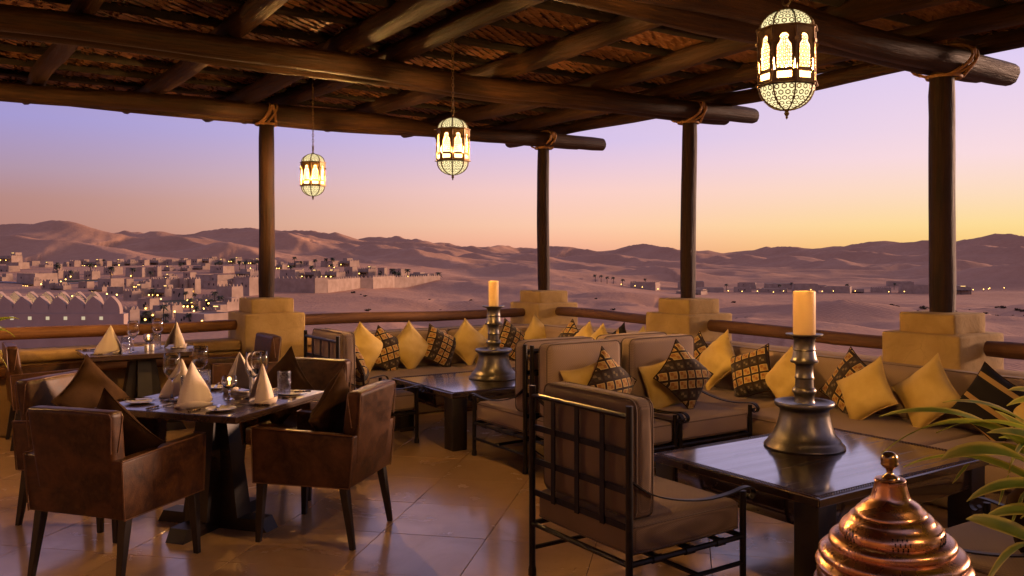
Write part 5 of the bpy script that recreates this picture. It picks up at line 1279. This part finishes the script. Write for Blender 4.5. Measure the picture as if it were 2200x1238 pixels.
for i, (x, y) in enumerate([(50, 520), (54, 525), (57, 520), (62, 530), (66, 518), (84, 545), (118, 540), (131, 530), (160, 520), (176, 545), (205, 530), (240, 545), (262, 530), (272, 540)]):
    o = rp if i == 0 else copy_tree(rp); place(o, (x, y, ground_z(x, y)+.1), rnd.uniform(0, 6.28)); o.scale = (.8,)*3
# garden lamps
def glamp(label, group):
    o = thing('garden_lamp', label, 'lamp', (0, 0, 0), 0, group); MB().tube([(0, 0, -.6), (0, 0, 1.3)], .07, 6).build('lamp_post', 'dwood', o); link('lamp_globe', lampm, 'lamp', o, 40, (0, 0, 1.55)).scale = (.6,)*3; return o
for lab, grp, spots in (('small glowing garden lamp beside the village paths', 'village garden lamps',
     [(-176, 345), (-172, 330), (-170, 322), (-166, 318), (-168, 312), (-99, 250), (-93, 244), (-90, 250), (-86, 243), (-80, 252), (-88, 236), (-78, 212), (-79, 206), (-80, 200), (-81, 196), (-66, 186), (-122, 262), (-120, 258), (-126, 252), (-124, 248), (-128, 246), (-148, 470), (-128, 430), (-104, 430), (-90, 445), (-160, 300), (-140, 350), (-118, 345), (-72, 300), (-198, 440), (-204, 430), (-190, 420)]),
    ('small glowing lamp at the edge of the distant camp', 'camp lamps',
     [(64, 500), (70, 505), (76, 498), (84, 492), (96, 488), (108, 492), (120, 490), (128, 484), (137, 486), (146, 482), (152, 490), (163, 486), (171, 478), (179, 484), (192, 486), (205, 478), (222, 486), (236, 480), (262, 500), (268, 506), (275, 512), (283, 520), (290, 524), (297, 528)])):
    g0 = glamp(lab, grp)
    for i, (x, y) in enumerate(spots):
        o = g0 if i == 0 else copy_tree(g0); x, y = x+rnd.uniform(-2, 2), y+rnd.uniform(-3, 3); place(o, (x, y, ground_z(x, y)))
# roads and lawns draped on the sand
def drape(name, path, w, mat, lift=.12):
    P = catmull([p+(0,) for p in path], 8); b = MB(); vs = []; fs = []
    for i, p in enumerate(P):
        t = P[min(i+1, len(P)-1)]-P[max(i-1, 0)]; t = t/np.hypot(t[0], t[1]); nrm = np.array([-t[1], t[0]])
        for k in range(5):
            x, y = p[0]+nrm[0]*w*(k/4-.5), p[1]+nrm[1]*w*(k/4-.5); vs.append((x, y, ground_z(x, y)+lift))
    for i in range(len(P)-1):
        for k in range(4): fs.append((i*5+k, i*5+k+1, i*5+6+k, i*5+5+k))
    b.add(vs, fs); return tag(b.build(name, mat, None, 60), kind='structure')
drape('village_road', [(-196, 330), (-180, 326), (-168, 332), (-160, 345), (-150, 352)], 5, 'road', .16)
drape('village_road', [(-98, 240), (-88, 225), (-78, 214), (-74, 200), (-80, 185), (-86, 170)], 4.5, 'road', .16)
drape('lawn', [(-188, 345), (-176, 340), (-162, 352)], 9, 'lawn'); drape('lawn', [(-100, 262), (-90, 250), (-80, 250)], 12, 'lawn'); drape('lawn', [(-92, 210), (-84, 200), (-80, 192)], 8, 'lawn')

# ------------------------------------------------------------------ scrub on the sand
sm_ = []
for s_ in range(3):
    q = random.Random(50+s_); b = MB()
    for k in range(46):
        a, e = q.uniform(0, 6.28), q.uniform(.1, 1.4); r = q.uniform(.2, .5); p = Vector((math.cos(a)*math.cos(e)*r*1.3, math.sin(a)*math.cos(e)*r*1.3, math.sin(e)*r)); d_ = Vector((q.uniform(-.2, .2), q.uniform(-.2, .2), q.uniform(.02, .2)))
        b.add([tuple(p*.2), tuple(p+d_), tuple(p+Vector((d_.y, -d_.x, 0))*.8)], [(0, 1, 2)])
    sm_.append(b.mesh('scrub_bush'))
q = random.Random(77); cl = [(q.uniform(95, 165), q.uniform(165, 290)) for _ in range(9)]+[(q.uniform(10, 90), q.uniform(180, 320)) for _ in range(6)]+[(q.uniform(-60, 0), q.uniform(190, 300)) for _ in range(5)]
n_ = 0
for k in range(150):
    cx_, cy_ = cl[k % len(cl)] if k < 70 else cl[k % 9]; x, y = cx_+q.gauss(0, 9), cy_+q.gauss(0, 12)
    if x < -.21*y or x > .66*y: continue
    o = link('scrub_bush', sm_[k % 3], 'scrub', None, 0, (x, y, ground_z(x, y)-.05), (0, 0, q.uniform(0, 6.28))); s_ = q.uniform(.8, 1.9); o.scale = (s_, s_, s_*.8)
    tag(o, 'small dark scrub bush growing on the open sand', 'bush', 'scrub bushes on the sand')
